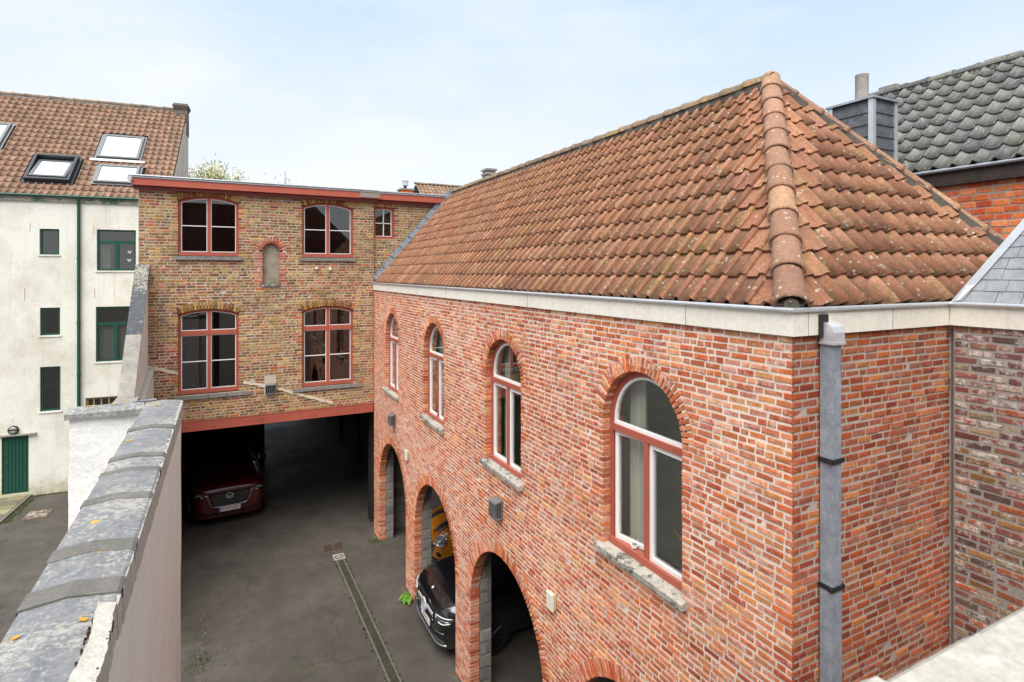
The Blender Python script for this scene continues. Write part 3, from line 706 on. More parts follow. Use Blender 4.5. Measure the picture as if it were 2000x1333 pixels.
for k in range(6): mb.tube([c + Vector((.02 * k, -.05 + .02 * k, -.24)), c + Vector((.01 * k, -.04 + .015 * k, .05 + .03 * math.sin(k))), c + Vector((.02, -.03, .2))], [.09, .1, .03], 8)
mb.build('sack', m_plain('yellow_plastic', (.75, .48, .03), .5), a, smooth=True)
mb = MB().box(X0 + .31, X0 + .335, 3.86, 4.04, 3.74, 3.87); mb.build('blue_band', m_plain('blue_print', (.03, .12, .42), .5), a)
mb = MB()
for k in range(4): mb.tube([(X0 + .5, 4.0 + .05 * k, 3.95 + .02 * k), (X0 + .62, 4.32 + .04 * k, 3.96 + .015 * k)], .01, 6)
st = thing('wooden_sticks', 'bundle of pale wooden sticks lying behind the yellow bag', 'sticks', (X0 + .5, 4.0, 3.93)); mb.build('stick', m_plain('pale_wood', (.5, .38, .2), .7), st)

# bulkhead boxes and junction boxes on the long wall
def cage_box(name, label, fr, u, z, w, h, d, grp):
    t = thing(name, label, 'vent', tuple(fr.p(u, z, 0)), grp)
    mb = MB(); P = lambda a, b, c: fr.p(u + a, z + b, c)
    mb.prism([P(-w / 2, -h / 2, .004), P(w / 2, -h / 2, .004), P(w / 2, h / 2, .004), P(-w / 2, h / 2, .004)], fr.en * .014)
    mb.prism([P(-w / 2, h / 2, .018), P(-w / 2, h / 2 - .03, d), P(-w / 2, h / 2 - .045, d), P(-w / 2, h / 2 - .03, .018)], fr.eu * w)
    mb.prism([P(-w / 2, -h / 2, .018), P(-w / 2, -h / 2 + .015, .018), P(-w / 2, -h / 2 + .04, d), P(-w / 2, -h / 2 + .02, d)], fr.eu * w)
    mb.build('backplate', m_zg, t)
    for k in range(6):
        a = -w / 2 + w * k / 5; MB().obox(P(a - .005, -h / 2 + .03, d - .012), fr.eu * .010, fr.ev * (h - .07), fr.en * .012).build('bar', m_zg, t)
    for sg in (-1, 1):
        for k in range(4):
            MB().obox(P(sg * (w / 2 - .006) - .004, -h / 2 + .02, .02 + (d - .03) * k / 4), fr.eu * .008, fr.ev * (h - .05), fr.en * .008).build('bar', m_zg, t)
    MB().obox(P(-w / 2 + .02, -h / 2 + .03, .02), fr.eu * (w - .04), fr.ev * (h - .08), fr.en * (d - .05)).build('core', BLKM, t)
m_zg = m_plain('grey_cast_metal', (.20, .20, .205), .5, .3, .25)
cage_box('vent_cage', 'grey metal vent cage between the second arched window and its garage arch', fl, YF - 7.28, 3.31, .2, .27, .13, 'grey vent cages on the walls')
cage_box('vent_cage', 'grey metal vent cage under the arched window next to the yellow brick house', fl, YF - 12.87, 3.28, .2, .27, .13, 'grey vent cages on the walls')
def white_box(label, y, z):
    t = thing('junction_box', label, 'box', tuple(fl.p(YF - y, z, 0)), 'white boxes on the long red wall'); P = lambda a, b, c: fl.p(YF - y + a, z + b, c)
    MB().obox(P(-.062, -.09, .006), fl.eu * .124, fl.ev * .18, fl.en * .035).build('base', m_stone('stained_plastic', (.55, .47, .30), (.62, .55, .4), spot=(.2, .14, .07), spot_amt=.5), t)
    mb = MB(); mb.obox(P(-.07, -.1, .041), fl.eu * .14, fl.ev * .2, fl.en * .022); mb.obox(P(-.062, -.092, .063), fl.eu * .124, fl.ev * .184, fl.en * .004); mb.build('lid', m_plain('ivory_plastic', (.74, .71, .60), .5, 0, .05), t)
white_box('ivory junction box between the two nearest garage arches', 5.80, 2.76); white_box('ivory junction box above the pier between the two far garage arches', 11.8, 2.78)

# ================================================================== YELLOW BRICK HOUSE
yh = thing('yellow_brick_house', 'yellow and red brick house spanning a dark drive-through passage', 'house', (-1.69, YF, G))
fy = Frame((0, YF, 0), (1, 0, 0), (0, -1, 0)); fy2 = Frame((0, YF + .08, 0), (1, 0, 0), (0, -1, 0))
U1 = Open(-.315, .618, 7.05, 8.31, 'seg', .12, .17); U2 = Open(2.345, .622, 7.05, 8.31, 'seg', .12, .17)
L1 = Open(-.315, .618, 3.88, 5.71, 'seg', .11, .17); L2 = Open(2.345, .622, 3.82, 5.71, 'seg', .11, .17)
NI = Open(1.01, .185, 6.39, 7.195, 'arch', ring=.16); SM = Open(3.79, .27, 7.54, 8.385, 'seg', .025, .19)
core = MB(); pool = Pool(); yw = MB().box(0, .01, 15, 15.01, 5, 5.01).build('wall', MOY, yh)
NBR = m_brick('niche_red_brick', [(.40, .09, .045), (.45, .13, .07), (.34, .08, .05), (.42, .16, .09)], lime=(.6, .5, .42), lime_amt=.35)
swap = lambda u, z, m: NBR if (abs(u + .09 - 1.01) < .34 and 6.28 < z < 7.25) else (NBR if (u < -1.0 and 4.2 < z < 5.1 and random.random() < .6) else m)
BOXO = Open(1.0, .13, 3.70, 4.17)
brick_wall(fy, -1.69, 3.49, 3.262, 8.62, [U1, U2, L1, L2, NI, BOXO], .0663, .205, .0155, pool, yw, YB, core, .3, jamb=.12, cross=True, swap=swap)
brick_wall(fy, -1.69, -1.2, G, 3.262, [], .0663, .205, .0155, pool, yw, YB, core, .3, hp=.42)
brick_wall(fy2, 3.49, 6.2, 6.1, 8.62, [SM], .0663, .205, .0155, pool, yw, YB, core, .3, jamb=.12, cross=True)
for o in (U1, U2, L1, L2): voussoirs(fy, o, pool, yw, YB, w=.068, jamb=.12)
voussoirs(fy2, SM, pool, yw, m_brick('pale_orange_brick', [(.5, .25, .12), (.45, .2, .09)], lime_amt=.3), w=.07, jamb=.12); voussoirs(fy, NI, pool, yw, NBR, w=.062, jamb=.1)
core.box(-1.69, -1.4, YF + .3, 21.6, 3.4, 8.6); core.box(-1.4, 6.2, 21.3, 21.6, 3.4, 8.6); core.box(5.9, 6.2, YF + .4, 21.3, 3.4, 8.6)
yw.data = core.mesh('wall'); yw.data.materials.append(MOY); pool.flush(300)
# quoin joint, cracks patched with cement
mb = MB()
for (ua, za, ub, zb, w) in ((.40, 4.06, .88, 3.93, .07), (1.12, 3.86, 2.45, 3.36, .07), (-1.62, 4.60, -.93, 4.38, .08)):
    n = max(6, int((ub - ua) / .07)); pr = [(ua + (ub - ua) * k / n, za + (zb - za) * k / n + random.uniform(-.012, .012)) for k in range(n + 1)]
    for (a, b), (c, d) in zip(pr, pr[1:]):
        h = w * random.uniform(.5, 1.1); mb.prism([fy.p(a, b - h / 2, .0), fy.p(c, d - h / 2, .0), fy.p(c, d + h / 2, .0), fy.p(a, b + h / 2, 0)], fy.en * .016)
mb.build('cement_repair', m_mortar('repair_cement', (.70, .62, .48), (.4, .34, .25), .4), yh)
MB().obox(fy.p(.86, 3.69, -.02), fy.eu * .27, fy.ev * .49, fy.en * .034).build('cement_patch', m_mortar('patch_cement', (.56, .49, .39), (.34, .29, .22), .6), yh)
cage_box('vent_cage', 'grey metal vent cage on the cement patch of the yellow brick house', Frame((0, YF - .016, 0), (1, 0, 0), (0, -1, 0)), 1.0, 3.86, .23, .26, .09, 'grey vent cages on the walls')
for x, l in ((2.05, 'small white sensor below the upper window, the one nearer the niche'), (2.38, 'small white sensor below the upper window, the one farther from the niche')):
    t = thing('wall_sensor', l, 'sensor', (x, YF, 6.76), 'white sensors on the yellow brick house')
    MB().tube([(x, YF - .005, 6.79), (x, YF - .05, 6.78)], .018, 8).build('stalk', WHP, t); MB().box(x - .028, x + .028, YF - .095, YF - .045, 6.735 if x > 2.2 else 6.75, 6.80).build('head', WHP, t)
# niche back and sill
mb = MB().prism(loop3(fy, NI.outline(-.01), -.11), fy.en * -.02); mb.build('niche_back', m_plaster('niche_plaster', (.36, .32, .25), stain=(.10, .09, .075), amt=.9, streak=.5, scale=3.4), yh)
bar(MB(), fy, .80, 1.215, 6.325, 6.388, .03, -.12).build('niche_sill', m_stone('mossy_sill', (.10, .11, .08), (.15, .15, .12)), yh)
# beam, cornice
mb = MB().box(-1.2, 3.478, YF - .03, YF - .012, 3.03, 3.26); mb.box(-1.2, 3.478, YF - .012, YF + .3, 3.03, 3.05); mb.box(-1.2, 3.478, YF - .036, YF - .03, 3.03, 3.052); mb.box(-1.2, 3.478, YF - .036, YF - .03, 3.243, 3.26)
bm_ = mb.build('beam', REDP, yh); mb = MB()
for x in (-.75, -.2, .75, .84, 1.9, 2.02, 3.0): mb.tube([(x, YF - .03, 3.13 + .03 * math.sin(x * 9)), (x, YF - .042, 3.13 + .03 * math.sin(x * 9))], .014, 8)
mb.build('bolts', REDD, bm_)
for (xa, xb, yo) in ((-1.80, 3.56, 0), (3.56, 5.62, .09)):
    MB().box(xa, xb, YF - .19 + yo, YF + .3, 8.58, 8.735).build('fascia', REDW, yh); MB().box(xa + .02, xb - .001, YF - .10 + yo, YF + .2, 8.50, 8.579).build('soffit_board', REDD, yh)
    mb = MB().box(xa - .01, xb, YF - .21 + yo, YF + .3, 8.736, 8.79); mb.tube([(xa - .01, YF - .21 + yo, 8.785), (xb, YF - .21 + yo, 8.785)], .018, 8); mb.build('zinc_capping', ZINC, yh)
MB().tube([(-1.83, YF - .24, 8.70), (-1.83, YF - .1, 8.70), (-1.83, YF - .1, 8.80)], .05, 8).build('zinc_capping', ZINB, yh)
MB().box(3.1, 3.62, YF - .205, YF - .19, 8.60, 8.72).build('bare_board', m_stone('bare_grey_wood', (.36, .32, .28), (.25, .22, .19), spot=(.42, .12, .08), spot_amt=.6, scale=14, blotch=11), yh)
MB().box(-1.69, 6.2, YF + .3, 21.6, 8.6, 8.72).build('flat_roof', LEAD, yh)
# floors, ceilings, inner rooms and passage
mb = MB().box(-1.4, 5.9, YF + .3, 21.3, 3.27, 3.4); mb.box(-1.4, 5.9, YF + 3.2, YF + 3.3, 3.4, 8.58); mb.box(-1.4, 5.9, YF + .3, YF + 3.2, 6.4, 6.5); mb.build('room_lining', SHADE, yh)
mb = MB().box(-1.5, 4.4, YF + .3, 29.4, 3.08, 3.262); mb.box(-1.5, -1.2, YF + .3, 29.4, G, 3.08); mb.box(-1.2, 1.25, 21.5, 21.8, G, 3.08); mb.box(4.25, 4.5, 15.1, 29.4, G, 3.08); mb.box(3.3, 4.25, 28.8, 29.4, G, 3.08)  # far end lengthened to hold light back from the passage
mb.build('passage_wall', SHADE, yh)
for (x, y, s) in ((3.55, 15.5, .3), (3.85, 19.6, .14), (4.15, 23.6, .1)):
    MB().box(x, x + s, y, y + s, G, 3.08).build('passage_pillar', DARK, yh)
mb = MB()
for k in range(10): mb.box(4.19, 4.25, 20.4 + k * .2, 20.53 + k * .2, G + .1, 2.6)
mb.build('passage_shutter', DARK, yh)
# windows
def casement(o, fr, tr=None, gl=None, sill=None, par=yh, D=-.07, fw=.055, mull=True, zsill=None):
    mb = MB().ring(loop3(fr, o.outline(0), D), loop3(fr, o.outline(fw), D), fr.en * -.07)
    if mull: bar(mb, fr, o.cx - .036, o.cx + .036, o.z0 + .03, o.top - .03, D + .006, D - .06)
    if tr: bar(mb, fr, o.cx - o.hw + .03, o.cx + o.hw - .03, tr, tr + .1, D + .014, D - .06)
    bar(mb, fr, o.cx - o.hw - .01, o.cx + o.hw + .01, o.z0 + .002, o.z0 + .085, D + .05, D)
    w = mb.build('window', REDP, par)
    lows = [(o.z0 + .09, tr - .004), (tr + .104, None)] if tr else [(o.z0 + .09, None)]
    for sg in ((-1, 1) if mull else (0,)):
        ua, ub = (o.cx - o.hw + fw, o.cx - .036) if sg < 0 else ((o.cx + .036, o.cx + o.hw - fw) if sg > 0 else (o.cx - o.hw + .02, o.cx + o.hw - fw))
        for za, zb in lows:
            n = 8; top = [(ub + (ua - ub) * k / n, zb if zb else o.zc + math.sqrt((o.R - fw) ** 2 - (ub + (ua - ub) * k / n - o.cx) ** 2)) for k in range(n + 1)]
            out = [(ua, za), (ub, za)] + top; cx_, cz_ = (ua + ub) / 2, sum(z for _, z in out) / len(out)
            t = .016; inn = [(ua + t, za + t), (ub - t, za + t)] + [(min(max(u, ua + t), ub - t), z - t) for u, z in top]
            s = MB().ring(loop3(fr, out, D - .012), loop3(fr, inn, D - .012), fr.en * -.025)
            if gl and not (tr and zb is None): bar(s, fr, ua, ub, gl - .010, gl + .010, D - .013, D - .03)
            if not mull: bar(s, fr, o.cx - .012, o.cx + .012, za, o.top - fw, D - .013, D - .03)
            s.build('glazing_bead', WHP, w)
            zs_ = [za, gl, zb] if gl and not (tr and zb is None) else [za, zb]
            MB().prism(loop3(fr, out, D - .028), fr.en * -.005).build('pane', GLD, w)
    if sill:
        for (a, b) in sill: bar(MB(), fr, a, b, zsill, zsill + .085, .05 + random.uniform(-.008, .008), -.1).build('sill', BSILL, w)
    return w
casement(U1, fy, None, 7.74, [(-.99, .37)], zsill=6.955); casement(U2, fy, None, 7.74, [(1.65, 3.03)], zsill=6.955)
casement(L1, fy, 5.22, 4.61, [(-1.0, -.34), (-.32, .05), (.07, .56)], zsill=3.765); casement(L2, fy, 5.22, 4.58, [(1.50, 3.2)], zsill=3.72)
casement(SM, fy2, None, 7.98, None, mull=False)
# chimney on the back slope of the coach house
mb = MB().box(6.52, 6.80, 14.40, 14.72, 7.7, 9.40); mb.box(6.49, 6.83, 14.37, 14.75, 9.40, 9.46); mb.box(6.53, 6.79, 14.41, 14.71, 9.46, 9.52); mb.box(6.49, 6.83, 14.37, 14.75, 9.52, 9.575)
mb.build('chimney', LIC, roof)

# ================================================================== SLATE-ROOFED HOUSE (right)
XS = 5.46
sh = thing('slate_roofed_house', 'house of white-flecked reclaimed brick with a grey slate roof at the right edge', 'house', (XS, 2.5, G))
fs_ = Frame((XS, 2.6, 0), (0, -1, 0), (-1, 0, 0)); core = MB(); pool = Pool(); w = MB().box(6, 6.01, 1, 1.01, 1, 1.01).build('wall', MOS, sh)
brick_wall(fs_, .03, 3.2, G, 6.215, [], .0630, .19, .017, pool, w, SB, core, .24, hp=.12)
core.box(XS + .05, XS + .24, 2.571, 2.60, G, 6.2); core.box(5.7, 8.4, -3.0, -2.8, G, 6.3); core.box(XS, XS + .24, -3.0, -.605, G, 6.215)
w.data = core.mesh('wall'); w.data.materials.append(MOS); pool.flush(300)
mb = MB().box(XS - .03, XS + .12, -3.0, 2.584, ZC0, ZC1); mb.build('cornice', STU, sh)
mb = MB().tube([(XS - .045, 2.575, ZC1 + .012), (XS - .045, -3, ZC1 + .012)], .017, 10); mb.box(XS - .04, XS + .06, -3, 2.58, ZC1 + .001, ZC1 + .006); mb.build('gutter', ZINB, sh)
aS = math.atan2(.70, .50); evS = Vector((math.cos(aS), 0, math.sin(aS))); euS = Vector((0, -1, 0)); enS = euS.cross(evS)
o = Vector((5.49, 2.55, 6.405)); top = 2.6; rk = .30 / .86                        # the raking edge runs back along +u as it climbs
deck = MB(); P = lambda u, v, n=0: o + euS * u + evS * v + enS * n
deck.add([P(-.02, 0, -.012), P(5.5, 0, -.012), P(5.5, top, -.012), P(top * rk, top, -.012), (8.6, 2.55, 6.4)], [(0, 1, 2, 3), (0, 3, 4)]); rf = deck.build('roof', LEAD, sh)
sv = []
pool_s = []; e = .112
for j in range(int(top / e)):
    u = j * e * rk + .0; first = True
    while u < 3.6:
        wd = random.uniform(.13, .21)
        if first: wd = random.uniform(.07, .18); first = False
        mb = MB(); q = random.uniform(-.004, .004); t = .0055
        pts = [(u + .0025, j * e + q), (u + wd - .0025, j * e + q + random.uniform(-.003, .003)), (u + wd - .0025, j * e + 2.1 * e), (u + .0025, j * e + 2.1 * e)]
        if u < j * e * rk + .001: pts[0] = (u + .01, j * e + q); pts[3] = (u + 2.1 * e * rk + .01, j * e + 2.1 * e); pts[2] = (max(pts[2][0], pts[3][0] + .03), pts[2][1])
        lo = .016 + random.uniform(-.0015, .0015)
        mb.add([P(a, b, lo if k < 2 else .002) for k, (a, b) in enumerate(pts)] + [P(a, b, (lo if k < 2 else .002) - t) for k, (a, b) in enumerate(pts)], [(0, 1, 2, 3), (4, 5, 1, 0), (5, 6, 2, 1), (7, 4, 0, 3)])
        mb.build('slate', SLATE, rf); u += wd
mb = MB()
for k in range(8):
    v0, v1 = top * k / 8, top * (k + 1) / 8
    mb.add([P(v0 * rk - .05, v0, .012), P(v0 * rk + .035, v0, .028), P(v1 * rk + .035, v1, .028), P(v1 * rk - .05, v1, .012), P(v0 * rk - .06, v0, -.08), P(v1 * rk - .06, v1, -.08)], [(0, 1, 2, 3), (4, 0, 3, 5)])
mb.build('raking_flashing', ZINB, rf)
mb = MB().add([P(-.01, 0, .02), P(.02, .0, .035), P(.09, .16, .035), P(.03, .16, .02)], [(0, 1, 2, 3)]); mb.build('white_soaker', WHP, rf)

# ================================================================== BLACK-TILED HOUSE (upper right)
XB_, YB1 = 9.8, 7.2
bh = thing('black_tiled_house', 'orange brick house with a black pantile roof behind the red hip', 'house', (XB_, YB1, G))
fb_ = Frame((XB_, YB1, 0), (0, -1, 0), (-1, 0, 0)); core = MB(); pool = Pool(); w = MB().box(11, 11.01, 1, 1.01, 1, 1.01).build('wall', MOS, bh)
brick_wall(fb_, 1.5, 6.2, 6.4, 8.0, [], .1, .20, .012, pool, w, OB, core, .2, hp=.05)
core.box(XB_, XB_ + .2, -3, YB1 - 6.205, G, 8.0); core.box(XB_, XB_ + .2, YB1 - 1.495, YB1, G, 8.0); core.box(XB_ + .2, 14, YB1 - .2, YB1, G, 8.0); core.box(XB_, XB_ + .2, YB1 - 6.2, YB1 - 1.5, G, 6.4)
w.data = core.mesh('wall'); w.data.materials.append(MOS); pool.flush(300)
MB().box(XB_ - .07, XB_ - .045, -3, YB1, 8.0, 8.2).build('fascia', WOODK, bh); MB().box(XB_ - .068, XB_ + .1, -3, YB1, 7.975, 7.998).build('soffit', WOODK, bh)
MB().tube([(XB_ - .10, -3, 8.205), (XB_ - .10, YB1, 8.205)], .03, 8).build('gutter', ZINC, bh)
aB = rad(43); evB = Vector((math.cos(aB), 0, math.sin(aB))); euB = Vector((0, -1, 0)); enB = euB.cross(evB); ob = Vector((XB_ - .08, YB1, 8.215)); LB = 2.95
rx, rz = ob.x + LB * math.cos(aB), ob.z + LB * math.sin(aB)
mb = MB(); mb.add([ob + enB * -.04, ob + euB * 10 + enB * -.04, (rx, YB1 - 10, rz - .04), (rx, YB1, rz - .04), (rx + 2.2, YB1 - 10, 8.1), (rx + 2.2, YB1, 8.1), (XB_, YB1, 8.0)], [(0, 1, 2, 3), (3, 2, 4, 5), (0, 3, 5, 6)])
rf = mb.build('roof', SHADE, bh)
prK = [(0, .55), (.05, .85), (.12, 1.0), (.19, .9), (.26, .6), (.34, .3), (.45, .1), (.6, .0), (.75, .06), (.9, .28), (1.0, .55)]
prW = [(0, .5), (.04, .92), (.10, 1), (.17, .82), (.22, .35), (.28, .06), (.6, 0), (.85, .05), (1.0, .3)]
prB = [(0, .30), (.08, .68), (.17, .95), (.26, 1.0), (.35, .85), (.45, .45), (.56, .12), (.70, 0), (.86, .06), (1.0, .34)]
tB = [tile_mesh(.26, LB / 9, .05, .072, .022, k, prK, over=.0) for k in range(5)]; pb = []
tile_field(ob, euB, evB, enB, 36, 9, .26, LB / 9, tB, TB, rf, pb, lambda c, w, e: 1, None); flush_tiles(pb, tB, TB, rf, 300)
ridge_tiles(Vector((rx, YB1 - 10, rz + .03)), Vector((rx, YB1, rz + .03)), .11, .40, m_tile('black_ridge', [(.13, .13, .125), (.2, .2, .19)], soot=(.06, .06, .055), moss=(.2, .18, .06)), rf)
mb = MB().box(rx - .09, rx + .09, YB1 - 10, YB1, rz - .05, rz + .045); mb.build('ridge_mortar', m_stone('dark_bedding', (.06, .06, .055), (.1, .1, .09)), rf)
mb = MB().box(rx + .65, rx + 1.15, 4.85, 5.4, 8.5, 10.44); mb.box(rx + .6, rx + 1.2, 4.8, 5.45, 10.44, 10.50); mb.box(rx + .65, rx + 1.15, 4.85, 5.4, 10.50, 10.58)
mb.build('chimney', m_stone('old_brick_stack', (.28, .2, .16), (.36, .3, .26)), rf)

# slate-clad chimney
cx0, cx1, cy0, cy1, cz1 = 9.15, 9.74, 5.43, 6.12, 9.42
ch = thing('slate_clad_chimney', 'square chimney clad in dark slates with zinc corners and a round flue', 'chimney', (cx0, cy0, 7))
MB().box(cx0 + .02, cx1 - .02, cy0 + .02, cy1 - .02, 5.5, cz1).build('shaft', SHADE, ch)
SLD = m_stone('dark_slate', (.085, .09, .10), (.13, .135, .15), spot=(.22, .23, .24), spot_amt=.5, scale=5, rough=.55)
for r_ in range(14):
    z0 = cz1 - .02 - .19 * (r_ + 1)
    for (fr, W_) in ((Frame((cx0, cy1, 0), (0, -1, 0), (-1, 0, 0)), cy1 - cy0), (Frame((cx0, cy0, 0), (1, 0, 0), (0, -1, 0)), cx1 - cx0)):
        cuts = [0, W_ * (.42 if r_ % 2 else .66), W_]
        for a, b in zip(cuts, cuts[1:]):
            MB().add([fr.p(a + .003, z0, .022), fr.p(b - .003, z0, .022), fr.p(b - .003, z0 + .2, .006), fr.p(a + .003, z0 + .2, .006), fr.p(a + .003, z0, .012), fr.p(b - .003, z0, .012), fr.p(b - .003, z0 + .2, -.004), fr.p(a + .003, z0 + .2, -.004)], [(0, 1, 2, 3), (4, 5, 1, 0), (5, 6, 2, 1), (7, 4, 0, 3)]).build('slate', SLD, ch)
for (x, y) in ((cx0, cy0), (cx1, cy0), (cx0, cy1)):
    mb = MB().box(x - .03, x + .045, y - .032, y - .026, 5.5, cz1 + .01) if y == cy0 else MB(); mb.box(x - .032, x - .026, y - .026 if y == cy0 else y - .05, y + .045, 5.5, cz1 + .01); mb.build('zinc_corner', ZINB, ch)
c = Vector(((cx0 + cx1) / 2, (cy0 + cy1) / 2, cz1 + .10)); q = [(cx0 - .06, cy0 - .06), (cx1 + .05, cy0 - .06), (cx1 + .05, cy1 + .06), (cx0 - .06, cy1 + .06)]
mb = MB().add([(x, y, cz1) for x, y in q] + [(x, y, cz1 + .035) for x, y in q] + [tuple(c)], [(0, 1, 5, 4), (1, 2, 6, 5), (2, 3, 7, 6), (3, 0, 4, 7), (4, 5, 8), (5, 6, 8), (6, 7, 8), (7, 4, 8), (3, 2, 1, 0)]); mb.build('zinc_cap', ZINC, ch)
mb = MB().tube([(c.x, c.y, cz1 + .05), (c.x, c.y, cz1 + .52)], .10, 18, cap=False); mb.tube([(c.x, c.y, cz1 + .52), (c.x, c.y, cz1 + .1)], .082, 18, cap=False)
mb.build('flue', m_stone('fibre_cement', (.28, .26, .23), (.36, .34, .31), spot=(.2, .18, .15)), ch, smooth=True)
pc = thing('chimney_pot_stack', 'small cream chimney stack with a flat cap beside the slate-clad chimney', 'chimney', (14.7, 8.24, 7))
mb = MB().box(14.55, 14.9, 8.1, 8.4, 6, 11.17); mb.build('shaft', m_stone('cream_render', (.6, .55, .46), (.5, .45, .37)), pc); MB().box(14.5, 14.95, 8.05, 8.45, 11.17, 11.25).build('cap', LIC, pc)

# ================================================================== WHITE RENDERED HOUSE (left rear)
TH = -rad(4.9)
wh = thing('white_house', 'cream rendered house with green windows and an old clay pantile roof', 'house', (-5.614, 22.017, G), local=True, rotz=TH)
WZ = -G                                              # heights below were taken from courtyard 0
fw = Frame((0, 0, 0), (1, 0, 0), (0, -1, 0))
rects = {'s1': (.585, 1.08, 7.22, 8.01), 's2': (.597, 1.10, 4.74, 5.59), 's3': (.597, 1.11, 2.41, 3.78), 'b1': (2.04, 3.09, 6.73, 8.03), 'b2': (2.015, 3.06, 3.85, 5.59), 'o1': (1.75, 2.75, 1.3, 2.74), 'door': (-.33, .32, -.0, 1.75)}
rects = {k: (a, b, c + WZ, d + WZ) for k, (a, b, c, d) in rects.items()}
def slab(mb, x0, x1, z0, z1, y0, y1, holes):
    xs = sorted({x0, x1, *[h[0] for h in holes], *[h[1] for h in holes]}); zs = sorted({z0, z1, *[h[2] for h in holes], *[h[3] for h in holes]})
    for a, b in zip(xs, xs[1:]):
        run = None
        for c, d in zip(zs, zs[1:]):
            hit = any(a >= h[0] - 1e-6 and b <= h[1] + 1e-6 and c >= h[2] - 1e-6 and d <= h[3] + 1e-6 for h in holes)
            if hit:
                if run: mb.box(a, b, y0, y1, run[0], run[1]); run = None
            else: run = (run[0], d) if run else (c, d)
        if run: mb.box(a, b, y0, y1, run[0], run[1])
EV = 9.0 + WZ
mb = MB(); slab(mb, -4.5, 3.97, 0, EV - .15, 0, .35, list(rects.values())); mb.box(-4.5, -4.2, .35, 4.0, 0, EV - .1); mb.box(-4.5, 3.97, 4.0, 4.2, 0, 12.6)
mb.build('wall', PLW, wh)
for (k, kind) in (('s1', 0), ('s2', 0), ('s3', 0), ('b1', 1), ('b2', 1), ('o1', 2)):
    a, b, c, d = rects[k]; o = Open((a + b) / 2, (b - a) / 2, c, d); y = -.0
    mb = MB().ring(loop3(fw, o.outline(0), -.06), loop3(fw, o.outline(.055), -.06), fw.en * -.06)
    if kind == 1:
        bar(mb, fw, a + .05, b - .05, c + (d - c) * .66, c + (d - c) * .66 + .09, -.05, -.11); bar(mb, fw, (a + b) / 2 - .05, (a + b) / 2 + .05, c + .05, c + (d - c) * .66, -.05, -.11)
    if kind == 2:
        for q in range(1, 5): bar(mb, fw, a + (b - a) * q / 5 - .02, a + (b - a) * q / 5 + .02, c + .05, d - .05, -.06, -.11)
    w = mb.build('window', GRP if kind < 2 else m_plain('ochre_wood', (.36, .24, .08), .6), wh)
    MB().box(a + .05, b - .05, .088, .094, c + .05, d - .05).build('pane', GLD, w)
    MB().box(a - .03, b + .03, -.03, .06, c - .045, c - .002).build('sill', PLW, w)
    MB().box(a - .1, b + .1, .6, .62, c - .1, d + .1).build('dark_room', m_plain('brown_reflection', (.16, .12, .09), .9), w)  # backing behind the pane, a brownish reflection put into its colour
    if kind == 1:
        mb = MB(); n = 9
        for q in range(n):
            u0, u1 = a + .06 + (b - a) * (.26 if k == 'b1' else .92) * q / n, a + .06 + (b - a) * (.26 if k == 'b1' else .92) * (q + 1) / n
            mb.quad((u0, .16 + .02 * (q % 2), c + .06), (u1, .16 + .02 * ((q + 1) % 2), c + .06), (u1, .16 + .02 * ((q + 1) % 2), c + (d - c) * .64), (u0, .16 + .02 * (q % 2), c + (d - c) * .64))
        mb.build('net_curtain', m_plain('net_curtain', (.6, .6, .57), .9), w)
        if k == 'b1':
            for (u, z) in ((.82, .46), (.81, .26)):
                x, zz = a + (b - a) * u, c + (d - c) * z
                mb = MB(); mb.prism([(x, .082, zz), (x + .05, .082, zz + .045), (x + .045, .082, zz - .01)], (0, .003, 0)); mb.prism([(x, .082, zz), (x - .045, .082, zz + .05), (x - .05, .082, zz + .0)], (0, .003, 0)); mb.prism([(x, .082, zz), (x + .03, .082, zz - .04), (x - .03, .082, zz - .035)], (0, .003, 0)); mb.build('butterfly_sticker', WHP, w)
a, b, c, d = rects['door']
dr = MB().box(a, b, .05, .1, c, d).build('door', GRP, wh)
for q in range(6): MB().box(a + .06 + (b - a - .12) * q / 6 + .008, a + .06 + (b - a - .12) * (q + 1) / 6 - .008, .035, .052, c + .06, d - .1).build('board', GRP, dr)
MB().tube([(a + .09, .03, c + .95), (a + .09, .0, c + .95), (a + .17, .0, c + .95)], .013, 6).build('handle', BLKM, dr)
MB().box(a - .06, b + .2, -.10, .0, d + .01, d + .05).build('door_canopy', LIC, wh); MB().box(a - .04, b + .04, -.05, .1, -.0, .02).build('doorstep', BSILL, wh)
# eaves board, gutter, pipe
mb = MB().box(-4.5, 3.86, -.06, -.02, EV - .16, EV + .0); mb.build('eaves_board', GRW, wh)
MB().tube([(-4.5, -.12, EV + .02), (3.86, -.12, EV + .02)], .045, 8).build('gutter', GRP, wh)
pp = MB().tube([(1.59, -.1, EV), (1.59, -.065, EV - .25), (1.59, -.065, 2.6)], .045, 10).build('downpipe', GRP, wh)
for z in (7.2, 5.2, 3.6): MB().tube([(1.59, -.065, z), (1.59, -.065, z + .05)], .056, 10).build('bracket', GRP, pp)
for (x, z0, h) in ((.33, 7.95, .25), (1.93, 7.9, .3), (.2, 5.85, .35), (1.96, 5.9, .3)): MB().box(x, x + .02, -.02, .0, z0 + WZ, z0 + h + WZ).build('wall_tie', STU, wh)
